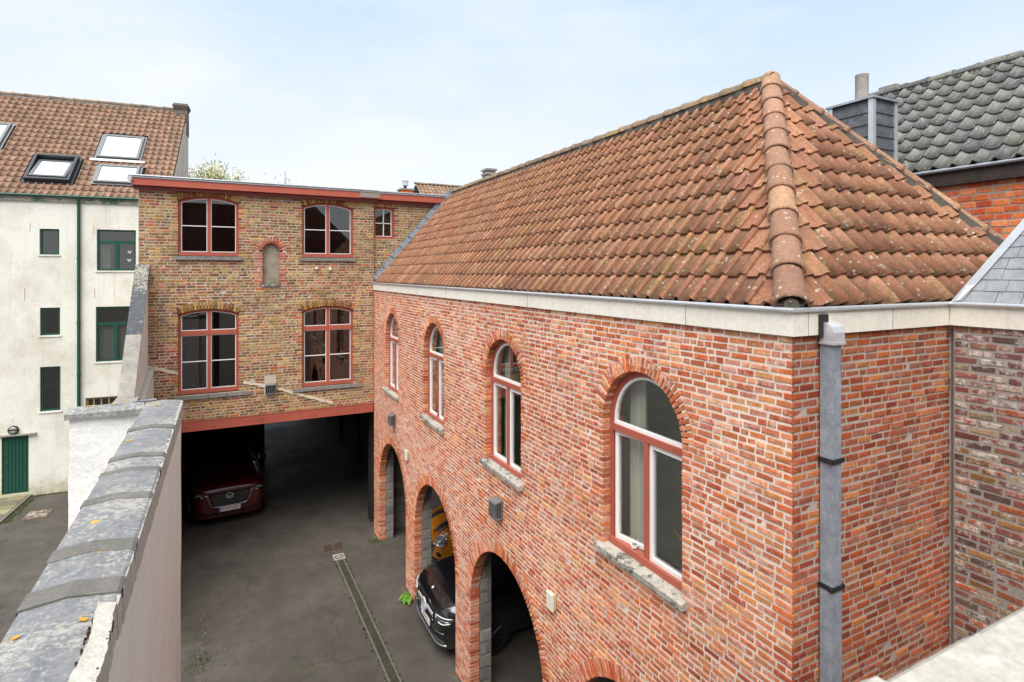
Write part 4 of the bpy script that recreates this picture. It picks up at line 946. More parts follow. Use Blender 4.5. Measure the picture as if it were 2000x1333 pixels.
# roof
aW = rad(45); euW, evW = Vector((1, 0, 0)), Vector((0, math.cos(aW), math.sin(aW))); enW = euW.cross(evW); ow = Vector((-4.2, -.12, EV + .03)); LW = (3.78 + .12) / math.cos(aW)
mb = MB().add([ow - enW * .03, ow + euW * 8.15 - enW * .03, ow + euW * 8.15 + evW * LW - enW * .03, ow + evW * LW - enW * .03], [(0, 1, 2, 3)]); rf = mb.build('roof', SHADE, wh)
RX = [('a', 1.70, 2.9, 2.06, 3.42), ('b', 1.86, 3.02, .70, 1.64), ('o', .11, 1.27, .60, 1.92), ('l', -2.15, -.93, 2.2, 3.62)]   # skylights: x range, slope range
def inroof(u, v):
    x = ow.x + u; return any(a - .09 < x < b + .09 and p - .07 < v < q + .07 for _, a, b, p, q in RX)
eW = LW / 20; tW = [tile_mesh(.20, eW, .05, .04, .02, k, prW, over=.0) for k in range(5)]; pw = []
Mw = Matrix.Translation((-5.614, 22.017, G)) @ Matrix.Rotation(TH, 4, 'Z')
_sh = shows
def shows(c, n, area): return _sh(Mw @ Vector(c), Mw.to_3x3() @ Vector(n), area)
tile_field(ow, euW, evW, enW, 41, 20, .20, eW, tW, TW, rf, pw, lambda c, w, e: 1 if c.x < 3.95 else 0, None, inroof)
flush_tiles(pw, tW, TW, rf, 300); shows = _sh
rp0 = ow + evW * LW; ridge_tiles((-4.2, rp0.y, rp0.z + .03), (3.6, rp0.y, rp0.z + .03), .1, .36, TRG, rf)
MB().box(-4.2, 3.6, rp0.y - .08, rp0.y + .08, rp0.z - .05, rp0.z + .05).build('ridge_mortar', LIC, rf)
PW = lambda x, v, n=0: ow + euW * (x - ow.x) + evW * v + enW * n
FRM = m_plain('skylight_metal', (.17, .18, .185), .45, .4, .1); ANT = m_plain('anthracite_metal', (.03, .035, .04), .45, .2, .1)
for (k, a, b, p, q) in RX:
    mb = MB(); nn = enW; h = .10 if k != 'o' else .17
    def rr(mb, i0, i1, n0, n1): mb.ring([PW(a + i0, p + i0, n0), PW(b - i0, p + i0, n0), PW(b - i0, q - i0, n0), PW(a + i0, q - i0, n0)], [PW(a + i1, p + i1, n0), PW(b - i1, p + i1, n0), PW(b - i1, q - i1, n0), PW(a + i1, q - i1, n0)], enW * (n1 - n0))
    rr(mb, 0, .08, 0, h); rr(mb, -.07, 0, -.01, .03)
    sk = mb.build('skylight', ANT if k == 'o' else FRM, rf)
    if k == 'o':
        t = rad(-9); mb = MB(); m0 = (p + q) / 2
        T = lambda x, v, n: PW(x, m0 + (v - m0) * math.cos(t) - n * math.sin(t), .06 + (v - m0) * math.sin(t) + n * math.cos(t))
        mb.ring([T(a + .11, p + .1, 0), T(b - .11, p + .1, 0), T(b - .11, q - .12, 0), T(a + .11, q - .12, 0)], [T(a + .19, p + .18, 0), T(b - .19, p + .18, 0), T(b - .19, q - .2, 0), T(a + .19, q - .2, 0)], enW * .05); mb.build('sash', FRM, sk)
        MB().prism([T(a + .18, p + .17, .01), T(b - .18, p + .17, .01), T(b - .18, q - .19, .01), T(a + .18, q - .19, .01)], enW * .01).build('pane', BLIND, sk)
    else: MB().prism([PW(a + .075, p + .075, .05), PW(b - .075, p + .075, .05), PW(b - .075, q - .075, .05), PW(a + .075, q - .075, .05)], enW * .01).build('pane', BLIND, sk)
MB().prism([PW(1.55, 1.86, .055), PW(3.1, 1.86, .055), PW(3.1, 1.97, .055), PW(1.55, 1.97, .055)], enW * .02).build('white_flashing', WHP, rf)
# gable parapet and chimney
mb = MB().prism([(3.975, .02, 8.0), (3.975, .02, EV - .1), (3.975, 3.84, 12.78 + WZ), (3.975, 4.02, 12.78 + WZ), (3.975, 4.02, 8.0)], (.05, 0, 0)); mb.build('gable_wall', m_plaster('old_gable_render', (.66, .60, .50), stain=(.34, .28, .22), amt=.7, streak=.6, scale=2), wh)
OCB = m_brick('sooty_brick', [(.14, .12, .10), (.2, .16, .13), (.11, .09, .08), (.24, .17, .12)], lime=(.4, .37, .32), lime_amt=.4)
mb = MB(); cpool = Pool(); cpart = MB().box(3.64, 4.03, 3.5, 4.0, 12.3, 12.9 + WZ).build('chimney', MOS, wh)
for (fr, W_) in ((Frame((3.62, 3.48, 0), (1, 0, 0), (0, -1, 0)), .43), (Frame((4.05, 3.48, 0), (0, 1, 0), (1, 0, 0)), .54)):
    brick_wall(fr, 0, W_, 12.1, 13.08, [], .075, .2, .012, cpool, cpart, OCB, mb, .05)
for dz, ex in ((0, .03), (.066, .055), (.132, .03)): mb.box(3.62 - ex, 4.05 + ex, 3.48 - ex, 4.02 + ex, 13.082 + dz, 13.146 + dz)
cpart.data = mb.mesh('chimney'); cpart.data.materials.append(OCB)
shows = lambda *_: 0
cpool.flush(0); shows = _sh
lm = thing('wall_lamp', 'round black bulkhead lamp above the green door', 'lamp', tuple(Mw @ Vector((-.037, 0, 1.93 + WZ))), local=True, rotz=TH)
mb = MB(); mb.tube([(0, 0, 0), (0, -.06, 0)], .13, 20); mb.build('body', BLKM, lm); mb = MB()
mb.tube([(0, -.058, 0), (0, -.09, 0)], [.105, .07], 20); mb.build('lens', m_plain('frosted_lens', (.3, .3, .29), .3), lm); MB().box(-.12, .12, -.10, -.06, .005, .035).build('hood', BLKM, lm)

# ================================================================== WALLS IN FRONT
bw = thing('boundary_wall', 'tall white plastered wall with a grey lichen-spotted coping in the foreground', 'wall', (-.6, 7.5, G))
mb = MB(); ys = [.36 + (7.55 - .36) * k / 40 for k in range(41)]
for y0, y1 in zip(ys, ys[1:]):
    zs = [G + (5.06 - G) * k / 26 for k in range(27)]
    f = lambda y, z: -.448 + .006 * math.sin(y * 2.1 + z) + .004 * math.sin(y * 5.3 - z * 3.7)
    for z0, z1 in zip(zs, zs[1:]): mb.quad((f(y0, z0), y0, z0), (f(y1, z0), y1, z0), (f(y1, z1), y1, z1), (f(y0, z1), y0, z1))
mb.quad((-.77, .36, G), (-.77, .36, 5.06), (-.77, 7.55, 5.06), (-.77, 7.55, G)); mb.quad((-.77, 7.55, G), (-.77, 7.55, 5.06), (-.448, 7.55, 5.06), (-.448, 7.55, G))
mb.build('wall', PLL, bw, smooth=False)
prof = [(-.792, 5.14), (-.79, 5.19), (-.785, 5.197), (-.62, 5.217), (-.44, 5.194), (-.428, 5.186), (-.428, 5.06), (-.792, 5.06)]
bands = [6.28, 5.34, 4.97, 4.40, 3.65, 3.20]; cuts = [.30] + [1.05, 1.85] + bands[::-1] + [7.56]
def ext(mb, prof, y0, y1, gx=0, gz=0, nseg=1):
    n = len(prof)
    for s_ in range(nseg):
        a, b = y0 + (y1 - y0) * s_ / nseg, y0 + (y1 - y0) * (s_ + 1) / nseg
        A = [(x, a, z) for x, z in prof]; mb.prism(A, (0, b - a, 0))
    return mb
for a, b in zip(cuts, cuts[1:]): 
    dz = random.uniform(-.006, .004); ext(MB(), [(x, z + dz) for x, z in prof], a + .004, b - .004).build('coping_slab', COP, bw)
for k, y in enumerate(bands):
    w_ = (.13, .10, .10, .12, .15, .15)[k]; e_ = .0035 + .001 * (k % 2)
    pf = [(-.797, 5.14), (-.795, 5.197 + e_), (-.62, 5.217 + e_), (-.438, 5.194 + e_), (-.423, 5.186), (-.423, 5.15)]
    mb = MB(); top_ = pf[1:5]
    for (x0, z0), (x1, z1) in zip(pf, pf[1:]): mb.obox((x0, y - w_ / 2, z0 - .012), (x1 - x0, 0, z1 - z0), (0, w_, 0), (0, 0, .012))
    mb.build('felt_band', BAND, bw)
# plaster fillet broken out at the near edge
def rough_slab(y0, y1, xa, xb, z, th, n, seed):
    r = random.Random(seed); mb = MB(); L = []; R_ = []
    for k in range(n + 1):
        y = y0 + (y1 - y0) * k / n; L.append((xa + .008 * math.sin(y * 11 + seed) + r.uniform(-.003, .003), y)); R_.append((xb + .010 * math.sin(y * 8 + seed * 2) + r.uniform(-.003, .003), y))
    for k in range(n):
        a, b, c, d = L[k], R_[k], R_[k + 1], L[k + 1]
        mb.prism([(a[0], a[1], z + .004), (b[0], b[1], z - .012), (c[0], c[1], z - .012), (d[0], d[1], z + .004)], (0, 0, -th))
    return mb
PFI = m_plaster('broken_white_plaster', (.56, .54, .48), stain=(.36, .31, .24), amt=.7, streak=.1, scale=14, bumpy=.9)
for (a, b, s_) in ((1.30, 1.86, 1), (1.875, 2.42, 2), (2.435, 3.02, 3)): rough_slab(a, b, -.482, -.424 + .004 * s_, 5.212, .16, 22, s_).build('plaster_fillet', PFI, bw)
mb = MB(); r = random.Random(3)
for k in range(90):
    y0, y1 = 3.04 + 4.5 * k / 90, 3.04 + 4.5 * (k + 1) / 90; z0, z1 = 5.190 + r.uniform(-.003, .003), 5.02 - .01 * abs(math.sin(k * .7)); x = -.4215 + r.uniform(-.002, .002)
    mb.prism([(-.444, y0, z0), (x, y0, z0 - .01), (x, y0, z1), (-.444, y0, z1)], (0, y1 - y0, 0))
mb.build('plaster_edge', PFI, bw)
mb = MB()
for k in range(60):
    if k % 2: continue
    y = r.uniform(1.5, 2.95); mb.tube([(-.488 + r.uniform(-.004, .006), y, 5.195), (-.487, y + .008, 5.212 + r.uniform(0, .006)), (-.485, y + .02, 5.20)], [.004, .006, .002], 5)
for k in range(24):
    y = r.uniform(1.6, 3.0); mb.tube([(-.417 + r.uniform(-.004, .006), y, 5.17), (-.414, y + .01, 5.195 + r.uniform(0, .01)), (-.415, y + .03, 5.18)], [.003, .005, .002], 5)
o = mb.build('moss_line', m_plain('brown_moss', (.07, .04, .025), .95, 0, .4, .1), bw, smooth=True); o['kind'] = 'stuff'

LICH = m_stone('orange_lichen', (.62, .30, .02), (.72, .42, .05), spot=(.4, .22, .03), spot_amt=.6, scale=30, blotch=60)
def lichen(par, spots):
    mb = MB(); r = random.Random(11)
    for x, y, z, s_, tx in spots:
        n = 14; pts = []
        for k in range(n):
            a = 2 * math.pi * k / n; q = s_ * r.uniform(.65, 1.1); dx = q * math.cos(a); pts.append((x + dx, y + .8 * q * math.sin(a), z + tx * dx))
        mb.prism(pts, (0, 0, .001))
        for k in range(4): 
            a = r.uniform(0, 6.28); d = s_ * r.uniform(1.2, 1.9); cx_, cy_ = x + d * math.cos(a), y + d * math.sin(a); w_ = s_ * r.uniform(.1, .22); zz = z + tx * (cx_ - x); mb.prism([(cx_ - w_, cy_, zz - tx * w_), (cx_, cy_ - w_, zz), (cx_ + w_, cy_, zz + tx * w_), (cx_, cy_ + w_, zz)], (0, 0, .003))
    o = mb.build('orange_lichen', LICH, par); o['kind'] = 'stuff'
LSP = [(-.735, 5.87, .026), (-.67, 4.02, .026), (-.71, 3.60, .024), (-.57, 3.58, .018), (-.525, 2.92, .018), (-.66, 7.26, .035), (-.74, 2.9, .016), (-.70, 2.55, .02), (-.55, 6.6, .016), (-.72, 4.75, .014)]
def cz(x): return (5.197 + (x + .785) * .121 if x < -.62 else 5.217 - (x + .62) * .128) + .001
lichen(bw, [(x, y, cz(x), s_, .121 if x < -.62 else -.128) for x, y, s_ in LSP])
sw = thing('stub_wall', 'short bright white painted wall with a lichened coping, joining the end of the tall plastered wall', 'wall', (-1.1, 7.6, G))
mb = MB(); xs = [-1.47 + .70 * k / 10 for k in range(11)]; zs = [G + (5.10 - G) * k / 40 for k in range(41)]
f = lambda x, z: 7.485 + .007 * math.sin(x * 9 + z * 2) + .006 * math.sin(z * 7.3 + x * 4)
g = lambda z: -1.47 + .007 * math.sin(z * 4.1) + .004 * math.sin(z * 11)
for x0, x1 in zip(xs, xs[1:]):
    for z0, z1 in zip(zs, zs[1:]):
        c = lambda x, z: (g(z) if x < -1.465 else x, f(x, z), z); mb.quad(c(x0, z0), c(x1, z0), c(x1, z1), c(x0, z1))
for z0, z1 in zip(zs, zs[1:]): mb.quad((g(z0), 7.75, z0), (g(z0), f(-1.47, z0), z0), (g(z1), f(-1.47, z1), z1), (g(z1), 7.75, z1))
mb.quad((-.77, 7.75, G), (-1.47, 7.75, G), (-1.47, 7.75, 5.10), (-.77, 7.75, 5.10)); mb.build('wall', PLS, sw)
mb = MB().prism([(-1.50, 7.44, 5.10), (-1.50, 7.44, 5.155), (-1.50, 7.60, 5.205), (-1.50, 7.76, 5.15), (-1.50, 7.76, 5.10)], (.70, 0, 0)); mb.build('coping_slab', COP, sw)
lichen(sw, [(-1.30, 7.595, 5.203, .035, 0), (-1.10, 7.60, 5.204, .025, 0), (-.98, 7.60, 5.204, .018, 0)])
mb = MB().prism([(-.92, 7.60, 5.2065), (-.68, 7.55, 5.2165), (-.70, 7.62, 5.2165), (-.90, 7.66, 5.19)], (0, 0, .004)); mb.build('lead_patch', LEAD, sw)
ww = thing('sloping_wall', 'sloping wing wall capped with dark slate against the yellow brick house', 'wall', (-1.6, 14.8, G))
MB().prism([(-1.70, 14.89, G), (-1.70, 14.89, 6.82), (-1.70, 12.5, 4.33), (-1.70, 12.0, 4.30), (-1.70, 12.0, G)], (.19, 0, 0)).build('wall', PLL, ww)
sl0, sl1 = Vector((-1.74, 12.5, 4.38)), Vector((-1.74, 14.88, 6.865))
for (a, b, m) in ((0, .43, LIC), (.432, .74, SLC), (.742, 1.0, SLC)):
    p, q_ = sl0 + (sl1 - sl0) * a, sl0 + (sl1 - sl0) * b; MB().obox(p - Vector((0, 0, .05)), (.262, 0, 0), q_ - p, Vector((0, -.72, .69)) * .04).build('coping_slab', m, ww)
MB().box(-1.76, -1.40, 11.9, 12.52, 4.28, 4.36).build('coping_slab', LIC, ww)
mb = MB().prism([(-1.508, 14.89, G), (-1.508, 14.89, 4.45), (-1.508, 13.2, 4.12), (-1.508, 12.0, 3.95), (-1.508, 12.0, G)], (.11, 0, 0)); mb.build('lower_wall', PLL, ww)
for k in range(4):
    a, b = Vector((-1.507, 13.0 + 1.88 * k / 4, 4.10 + .37 * k / 4)), Vector((-1.507, 13.0 + 1.88 * (k + .96) / 4, 4.10 + .37 * (k + .96) / 4)); MB().obox(a, (.12, 0, 0), b - a, (0, 0, .045)).build('plaster_cap', PFI, ww)

# own terrace parapet, right foreground, and the houses behind the camera
pa = thing('parapet_wall', 'pale weathered stone parapet, out of focus in the bottom right corner', 'parapet', (1.5, .25, 5.2))
mb = MB().box(-.2, 5.4, .10, .30, G, 6.12); mb.build('wall', PLL, pa)
nn_ = 30
mb = MB()
for k in range(nn_):
    x0, x1 = -.3 + 5.7 * k / nn_, -.3 + 5.7 * (k + 1) / nn_; r = lambda x: .395 - .035 * (x - .3) / .9 if x < 1.2 else .36; j = lambda x: .004 * math.sin(x * 17) + .003 * math.sin(x * 41)
    mb.prism([(x0, .05, 6.12), (x0, r(x0) + j(x0), 6.12), (x0, r(x0) + j(x0) + .004, 6.185), (x0, r(x0) + j(x0) - .012, 6.2), (x0, .05, 6.205)], (x1 - x0, 0, 0))
mb.build('coping_slab', PARA, pa)
oh = thing('own_house', 'dark brick gabled house behind the terrace, seen only as a reflection in window panes', 'house', (0, -4, G))
HB = m_brick('house_brick', [(.16, .06, .04), (.2, .08, .05), (.13, .05, .04)], lime_amt=.2)
mb = MB().box(.9, 6.5, -9, -4.0, G, 8.6); mb.prism([(.9, -4.0, 8.6), (6.5, -4.0, 8.6), (3.7, -4.0, 11.4)], (0, -5, 0)); mb.box(-7.5, .9, -9, -4.6, G, 10.4); mb.build('wall', HB, oh)
mb = MB().box(-.45, 5.4, -4, .1, 5.0, 5.2); mb.build('terrace', BSILL, oh); MB().tube([(.8, -3.9, 8.6), (.8, -3.9, 5.2)], .06, 8).build('downpipe', ZINC, oh)
MB().box(1.6, 3.2, -3.99, -3.95, 7.35, 7.5).build('lintel', STU, oh)

# ================================================================== COURTYARD DETAILS
dc = thing('drain_channel', 'long narrow concrete drain channel running across the asphalt yard', 'drain', (2.45, 10, G))
da, db = Vector((2.44, 13.75, G)), Vector((2.60, 5.0, G)); dv = (db - da).normalized(); ds = Vector((0, 0, 1)).cross(dv); Ld = (db - da).length
MB().obox(da - ds * .07 + Vector((0, 0, -.05)), dv * Ld, ds * .14, (0, 0, .052)).build('channel_bed', GUT, dc)
for k in range(int(Ld)):
    for sgn in (-1, 1):
        MB().obox(da + dv * (k + .004) + ds * (sgn * .083 - .0125 + random.uniform(-.003, .003)) + Vector((0, 0, -.05)), dv * .992, ds * .025, (0, 0, .064 + random.uniform(-.002, .002))).build('kerb', CONC, dc)
mb = MB()
for k in range(260):
    t = random.random() ** 1.2 * Ld; sd2 = random.choice((-1, 1)); p = da + dv * t + ds * sd2 * (.105 + abs(random.gauss(0, .03))); r = random.uniform(.012, .04)
    mb.tube([p - Vector((0, 0, .01)), p + Vector((0, 0, .006))], [r, r * .6], 6)
o = mb.build('moss_edge', m_plain('dark_moss', (.03, .035, .012), .95, 0, .4), dc); o['kind'] = 'stuff'
ic = thing('inspection_cover', 'small square concrete cover with a round lid at the head of the drain channel', 'drain cover', (2.44, 13.93, G))
MB().box(2.31, 2.57, 13.78, 14.07, G - .05, G + .014).build('cover', m_stone('pale_concrete', (.26, .25, .22), (.33, .31, .27)), ic)
mb = MB(); n = 24; lp = lambda r: [(2.44 + r * math.cos(2 * math.pi * k / n), 13.925 + r * math.sin(2 * math.pi * k / n), G + .0145) for k in range(n)]; mb.ring(lp(.095), lp(.075), (0, 0, .004)); mb.build('lid_ring', GUT, ic)
gr = thing('drain_grate', 'rusty iron drain grate with slots beyond the drain channel', 'drain grate', (2.40, 14.5, G))
mb = MB().box(2.13, 2.66, 14.24, 14.29, G, G + .012); mb.box(2.13, 2.66, 14.66, 14.71, G, G + .012); mb.box(2.13, 2.17, 14.29, 14.66, G, G + .012); mb.box(2.62, 2.66, 14.29, 14.66, G, G + .012); mb.box(2.37, 2.42, 14.29, 14.66, G, G + .012); mb.build('frame', RUST, gr)
for k in range(14):
    x = 2.18 + .43 * k / 13.; 
    if not 2.36 < x < 2.42: MB().box(x - .008, x + .008, 14.29, 14.66, G, G + .010).build('bar', RUST, gr)
MB().box(2.17, 2.62, 14.29, 14.66, G + .001, G + .003).build('sump', BLKM, gr)
mc = thing('manhole_cover', 'rusty rectangular manhole cover in the asphalt near the green door', 'manhole cover', (-4.67, 20.2, G), local=True, rotz=TH)
MB().box(-.30, .30, -.33, .33, 0, .008).build('frame', RUST, mc); MB().box(-.26, .26, -.29, .29, .008, .013).build('plate', m_stone('rust_plate', (.12, .085, .06), (.16, .11, .08)), mc)
pv = thing('paved_path', 'mossy paving slab path with a stone kerb in front of the green door', 'path', (-5.6, 21, G), local=True, rotz=TH)
for i in range(5):
    for j in range(6):
        x = -2.15 + i * .47; y = -1.15 + j * .36 + (.18 if i % 2 else 0)
        MB().box(x + .006, x + .464, y + .006, y + .354, 0, .045 + random.uniform(-.004, .004)).build('paving_slab', PAVE, pv)
for k in range(3): MB().box(.21, .31, -1.15 + k * .72 + .004, -1.15 + (k + 1) * .72 - .004, 0, .05).build('kerb', CONC, pv)
mb = MB()
for k in range(170):
    x, y = .38 + abs(random.gauss(0, .05)), random.uniform(-1.1, 1.0); r = random.uniform(.02, .06)
    if k > 80: x, y = random.uniform(.35, 1.75), .98 - abs(random.gauss(0, .03))
    mb.tube([(x, y, -.01), (x, y, .02)], [r, r * .5], 6)
o = mb.build('moss_edge', MOSS, pv); o['kind'] = 'stuff'
fn = thing('fern', 'bright green fern growing at the foot of the red brick pier', 'plant', (3.40, 11.42, G))
for k in range(26):
    a = random.uniform(0, 2 * math.pi); L = random.uniform(.15, .27); t = random.uniform(.5, 1.15); mb = MB(); c = Vector((3.38, 11.42, G)); h = Vector((math.cos(a), math.sin(a), 0)); pr = None
    if h.x > .3: h.x *= .3
    sp = []
    for q in range(9):
        s_ = q / 8; sp.append(c + h * L * math.sin(t) * s_ + Vector((0, 0, 1)) * (L * math.cos(t) * s_ + .12 * s_ * (1 - s_) * 2 - .07 * s_ * s_)); 
    sdv = h.cross(Vector((0, 0, 1))).normalized()
    for q in range(8):
        w_ = .055 * math.sin(math.pi * (.12 + .82 * q / 8))
        for sg in (-1, 1):
            p = sp[q]; d = (sp[q + 1] - sp[q]); mb.add([p, p + sdv * sg * w_ * .5 + d * .1 + Vector((0, 0, .006)), p + sdv * sg * w_ + d * .8 + Vector((0, 0, -.004)), p + d * .75], [(0, 1, 2, 3)])
    mb.build('frond', LEAFG, fn)
def weed(name, label, x, y, n, spread, mat, cat='plant'):
    mb = MB()
    for k in range(n):
        p = Vector((x + random.gauss(0, spread), y + random.gauss(0, spread), G)); a = random.uniform(0, 6.28); h = random.uniform(.02, .09); w_ = random.uniform(.012, .03); d = Vector((math.cos(a), math.sin(a), 0))
        mb.add([p - d * w_ * .3, p + d * w_ * .3 + Vector((0, 0, h * .5)), p + d * w_ + Vector((0, 0, h)), p - d * w_ * .2 + Vector((0, 0, h * .6))], [(0, 1, 2, 3)])
    solo(mb.build(name, mat), label, cat)
weed('weed_tuft', 'low green weeds at the foot of the pier next to the yellow house', 3.38, 14.3, 130, .10, m_plain('dark_weed', (.06, .13, .015), .8, 0, .4))
weed('weed_tuft', 'mossy weeds along the foot of the tall plastered wall', -.40, 11.2, 140, .16, m_plain('moss_weed', (.07, .09, .015), .9, 0, .4))

# ================================================================== FAR THINGS OVER THE ROOFS
TX = -.9; tr = thing('tree', 'pale leafing spring tree rising behind the flat yellow house', 'tree', (TX, 43, G))
mb = MB(); mb.tube([(TX, 43, G), (TX, 43, 6), (TX - .1, 43, 11.5)], [.35, .28, .16], 8); tips = []
for k in range(46):
    a = random.uniform(0, 6.28); L = random.uniform(1.4, 3.0); el = random.uniform(.35, 1.35); p0 = Vector((TX, 43, random.uniform(10.0, 11.6))); d = Vector((math.cos(a) * math.cos(el), math.sin(a) * math.cos(el), math.sin(el))); p1 = p0 + d * L * .5 + Vector((0, 0, .15)); p2 = p0 + d * L + Vector((random.uniform(-.3, .3), 0, .3)); mb.tube([p0, p1, p2], [.06, .04, .012], 5, cap=False)
    for q in range(4):
        s_ = random.uniform(.4, 1); b = p0 + d * L * s_; e_ = b + Vector((random.uniform(-.6, .6), random.uniform(-.6, .6), random.uniform(.1, .7))); mb.tube([b, e_], [.018, .006], 4, cap=False); tips += [b.lerp(e_, t) for t in (.4, .7, 1)]
mb.build('trunk', BARK, tr); mb = MB()
for p in tips:
    for q in range(11):
        c = p + Vector((random.gauss(0, .20), random.gauss(0, .20), random.gauss(0, .18))); u = Vector((random.gauss(0, 1), random.gauss(0, 1), random.gauss(0, 1))).normalized(); v = u.orthogonal().normalized(); s_ = random.uniform(.05, .10); mb.quad(c - u * s_, c - v * s_ * .6, c + u * s_, c + v * s_ * .6)
mb.build('crown', LEAFT, tr)
tr2 = thing('tree', 'small far tree top peeping over the flat roof near the church spire', 'tree', (4.8, 60, G))
mb = MB().tube([(4.8, 60, G), (4.8, 60, 15)], [.3, .1], 6); mb.build('trunk', BARK, tr2); mb = MB()
for k in range(900):
    c = Vector((4.8, 60, 14.1)) + Vector((random.gauss(0, .9), random.gauss(0, .7), random.gauss(0, .8))); u = Vector((random.gauss(0, 1), random.gauss(0, 1), random.gauss(0, 1))).normalized(); v = u.orthogonal(); s_ = random.uniform(.05, .11); mb.quad(c - u * s_, c - v * s_ * .6, c + u * s_, c + v * s_ * .6)
mb.build('crown', LEAFT, tr2)
sp = thing('church_spire', 'distant thin grey church spire on the skyline', 'spire', (14.37, 161, G))
MB().box(12.9, 15.9, 159.5, 162.5, G, 24).build('tower', m_stone('far_stone', (.45, .45, .46), (.5, .5, .5)), sp)
mb = MB(); n = 8; mb.add([(14.37 + 1.5 * math.cos(2 * math.pi * k / n), 161 + 1.5 * math.sin(2 * math.pi * k / n), 24) for k in range(n)] + [(14.37, 161, 32.6)], [(k, (k + 1) % n, n) for k in range(n)]); mb.build('spire_roof', m_plain('far_slate', (.36, .39, .42), .8), sp); MB().tube([(14.37, 161, 32.4), (14.37, 161, 33.6)], .07, 5).build('cross_rod', BLKM, sp)
fh = thing('terraced_house', 'far house whose old clay tile roof shows above the red fascia', 'house', (9.3, 29, G))
MB().box(9.3, 14, 28.4, 33, G, 10.3).build('wall', OB, fh)
ft = Vector((9.25, 28.2, 10.25)); evF = Vector((0, .80, .60)); mb = MB().add([ft - Vector((0, 0, .05)), ft + Vector((5, 0, -.05)), ft + Vector((5, 0, -.05)) + evF * 2.05, ft + evF * 2.05 - Vector((0, 0, .05)), ft + Vector((0, 4.2, 0)), ft + Vector((5, 4.2, 0))], [(0, 1, 2, 3), (3, 2, 5, 4), (0, 3, 4)]); rf = mb.build('roof', SHADE, fh)
tF = [tile_mesh(.22, .29, .05, .04, .02, k, prB, over=0) for k in range(4)]; pf_ = []
tile_field(ft, Vector((1, 0, 0)), evF, Vector((0, -.6, .8)), 22, 7, .22, .293, tF, m_tile('far_pale_tile', [(.40, .24, .18), (.34, .2, .15), (.44, .28, .2)], soot_amt=.4, moss_amt=.3), rf, pf_, lambda c, w, e: 1, None); flush_tiles(pf_, tF, m_tile('far_tile', [(.40, .24, .18), (.34, .2, .15), (.44, .28, .2)], soot_amt=.4), rf, 300)
ridge_tiles(ft + evF * 2.05 + Vector((0, 0, .03)), ft + evF * 2.05 + Vector((5, 0, .03)), .1, .36, TRG, rf)
pt = thing('far_chimney', 'small brick chimney with a metal cowl above the red fascia', 'chimney', (7.98, 27.35, 8))
MB().box(7.7, 8.3, 27.1, 27.7, 8.0, 10.72).build('stack', OB, pt); MB().box(7.65, 8.35, 27.05, 27.75, 10.72, 10.80).build('stack_cap', LIC, pt)
MB().tube([(7.98, 27.4, 10.8), (7.98, 27.4, 10.98)], .08, 8).build('pipe', BLKM, pt); mb = MB().tube([(7.98, 27.4, 10.97), (7.98, 27.4, 11.2)], .15, 12); mb.tube([(7.98, 27.4, 11.2), (7.98, 27.4, 11.26)], [.18, .1], 12); mb.build('cowl', ZINB, pt)

lit = MB()
for k in range(700):
    if k < 300: x, y = 3.46 - abs(random.gauss(0, .06)), random.choice((random.uniform(11.4, 12.0), random.uniform(8.45, 9.0), random.uniform(14.3, 14.85), random.uniform(5.5, 6.0)))
    elif k < 520: x, y = -.43 + abs(random.gauss(0, .07)), random.uniform(7, 13)
    else: x, y = random.uniform(-.3, 3.3), random.uniform(7, 15)
    s_ = random.uniform(.006, .02); a = random.uniform(0, 6.28); p = Vector((x, y, G + .004)); d = Vector((math.cos(a), math.sin(a), 0)) * s_; q = Vector((-d.y, d.x, 0)) * .6
    lit.add([p - d, p + q + Vector((0, 0, .006)), p + d, p - q + Vector((0, 0, .003))], [(0, 1, 2, 3)])
struct('leaf_litter', lit, m_stone('dry_litter', (.16, .12, .07), (.3, .26, .2), spot=(.07, .06, .03), scale=30), kind='stuff')
# ================================================================== CARS
BLACKP = m_plain('black_car_paint', (.006, .006, .008), .22, 0, .1, .6, 1.0); REDC = m_plain('deep_red_car_paint', (.085, .004, .006), .3, 0, .1, .6, 1.0); ORAP = m_plain('orange_car_paint', (.52, .17, .008), .28, 0, .1, .6, 1.0)
CGLS = m_plain('dark_car_glass', (.008, .009, .011), .05, 0, .1, .9); CHR = m_plain('chrome', (.75, .76, .78), .12, 1, .05); GRIL = m_plain('black_plastic', (.012, .012, .013), .45, 0, .2); LENS = m_plain('headlamp_lens', (.07, .075, .08), .08, .3, .3, .9, 1.0); DRL = m_plain('lamp_white', (.78, .80, .82), .2, 0, .05, .7)
SLV2 = m_plain('pale_silver', (.66, .67, .69), .3, .25, .05); SILV = m_plain('satin_silver', (.55, .56, .58), .3, .8, .05); TYRE = m_plain('tyre_rubber', (.02, .02, .02), .85, 0, .2); RIM = m_plain('shade_black_rim', (.03, .03, .032), .35, .5, .1); PLT = m_plain('plate_white', (.78, .77, .74), .4, 0, .03); PLB = m_plain('plate_blue', (.03, .10, .45), .4, 0, .03); PRED = m_plain('plate_red', (.42, .02, .02), .5, 0, .03)  # RIM is blackened: garage darkness put into the wheel rim colour
def crom(P, m):
    P = np.asarray(P, float); n = len(P); Q = np.vstack([2 * P[0] - P[1], P, 2 * P[-1] - P[-2]]); out = []
    for t in np.linspace(0, n - 1, m):
        i = min(int(t), n - 2); f = t - i; a, b, c, d = Q[i], Q[i + 1], Q[i + 2], Q[i + 3]
        out.append(.5 * (2 * b + (c - a) * f + (2 * a - 5 * b + 4 * c - d) * f * f + (3 * b - a - 3 * c + d) * f ** 3))
    return np.array(out)
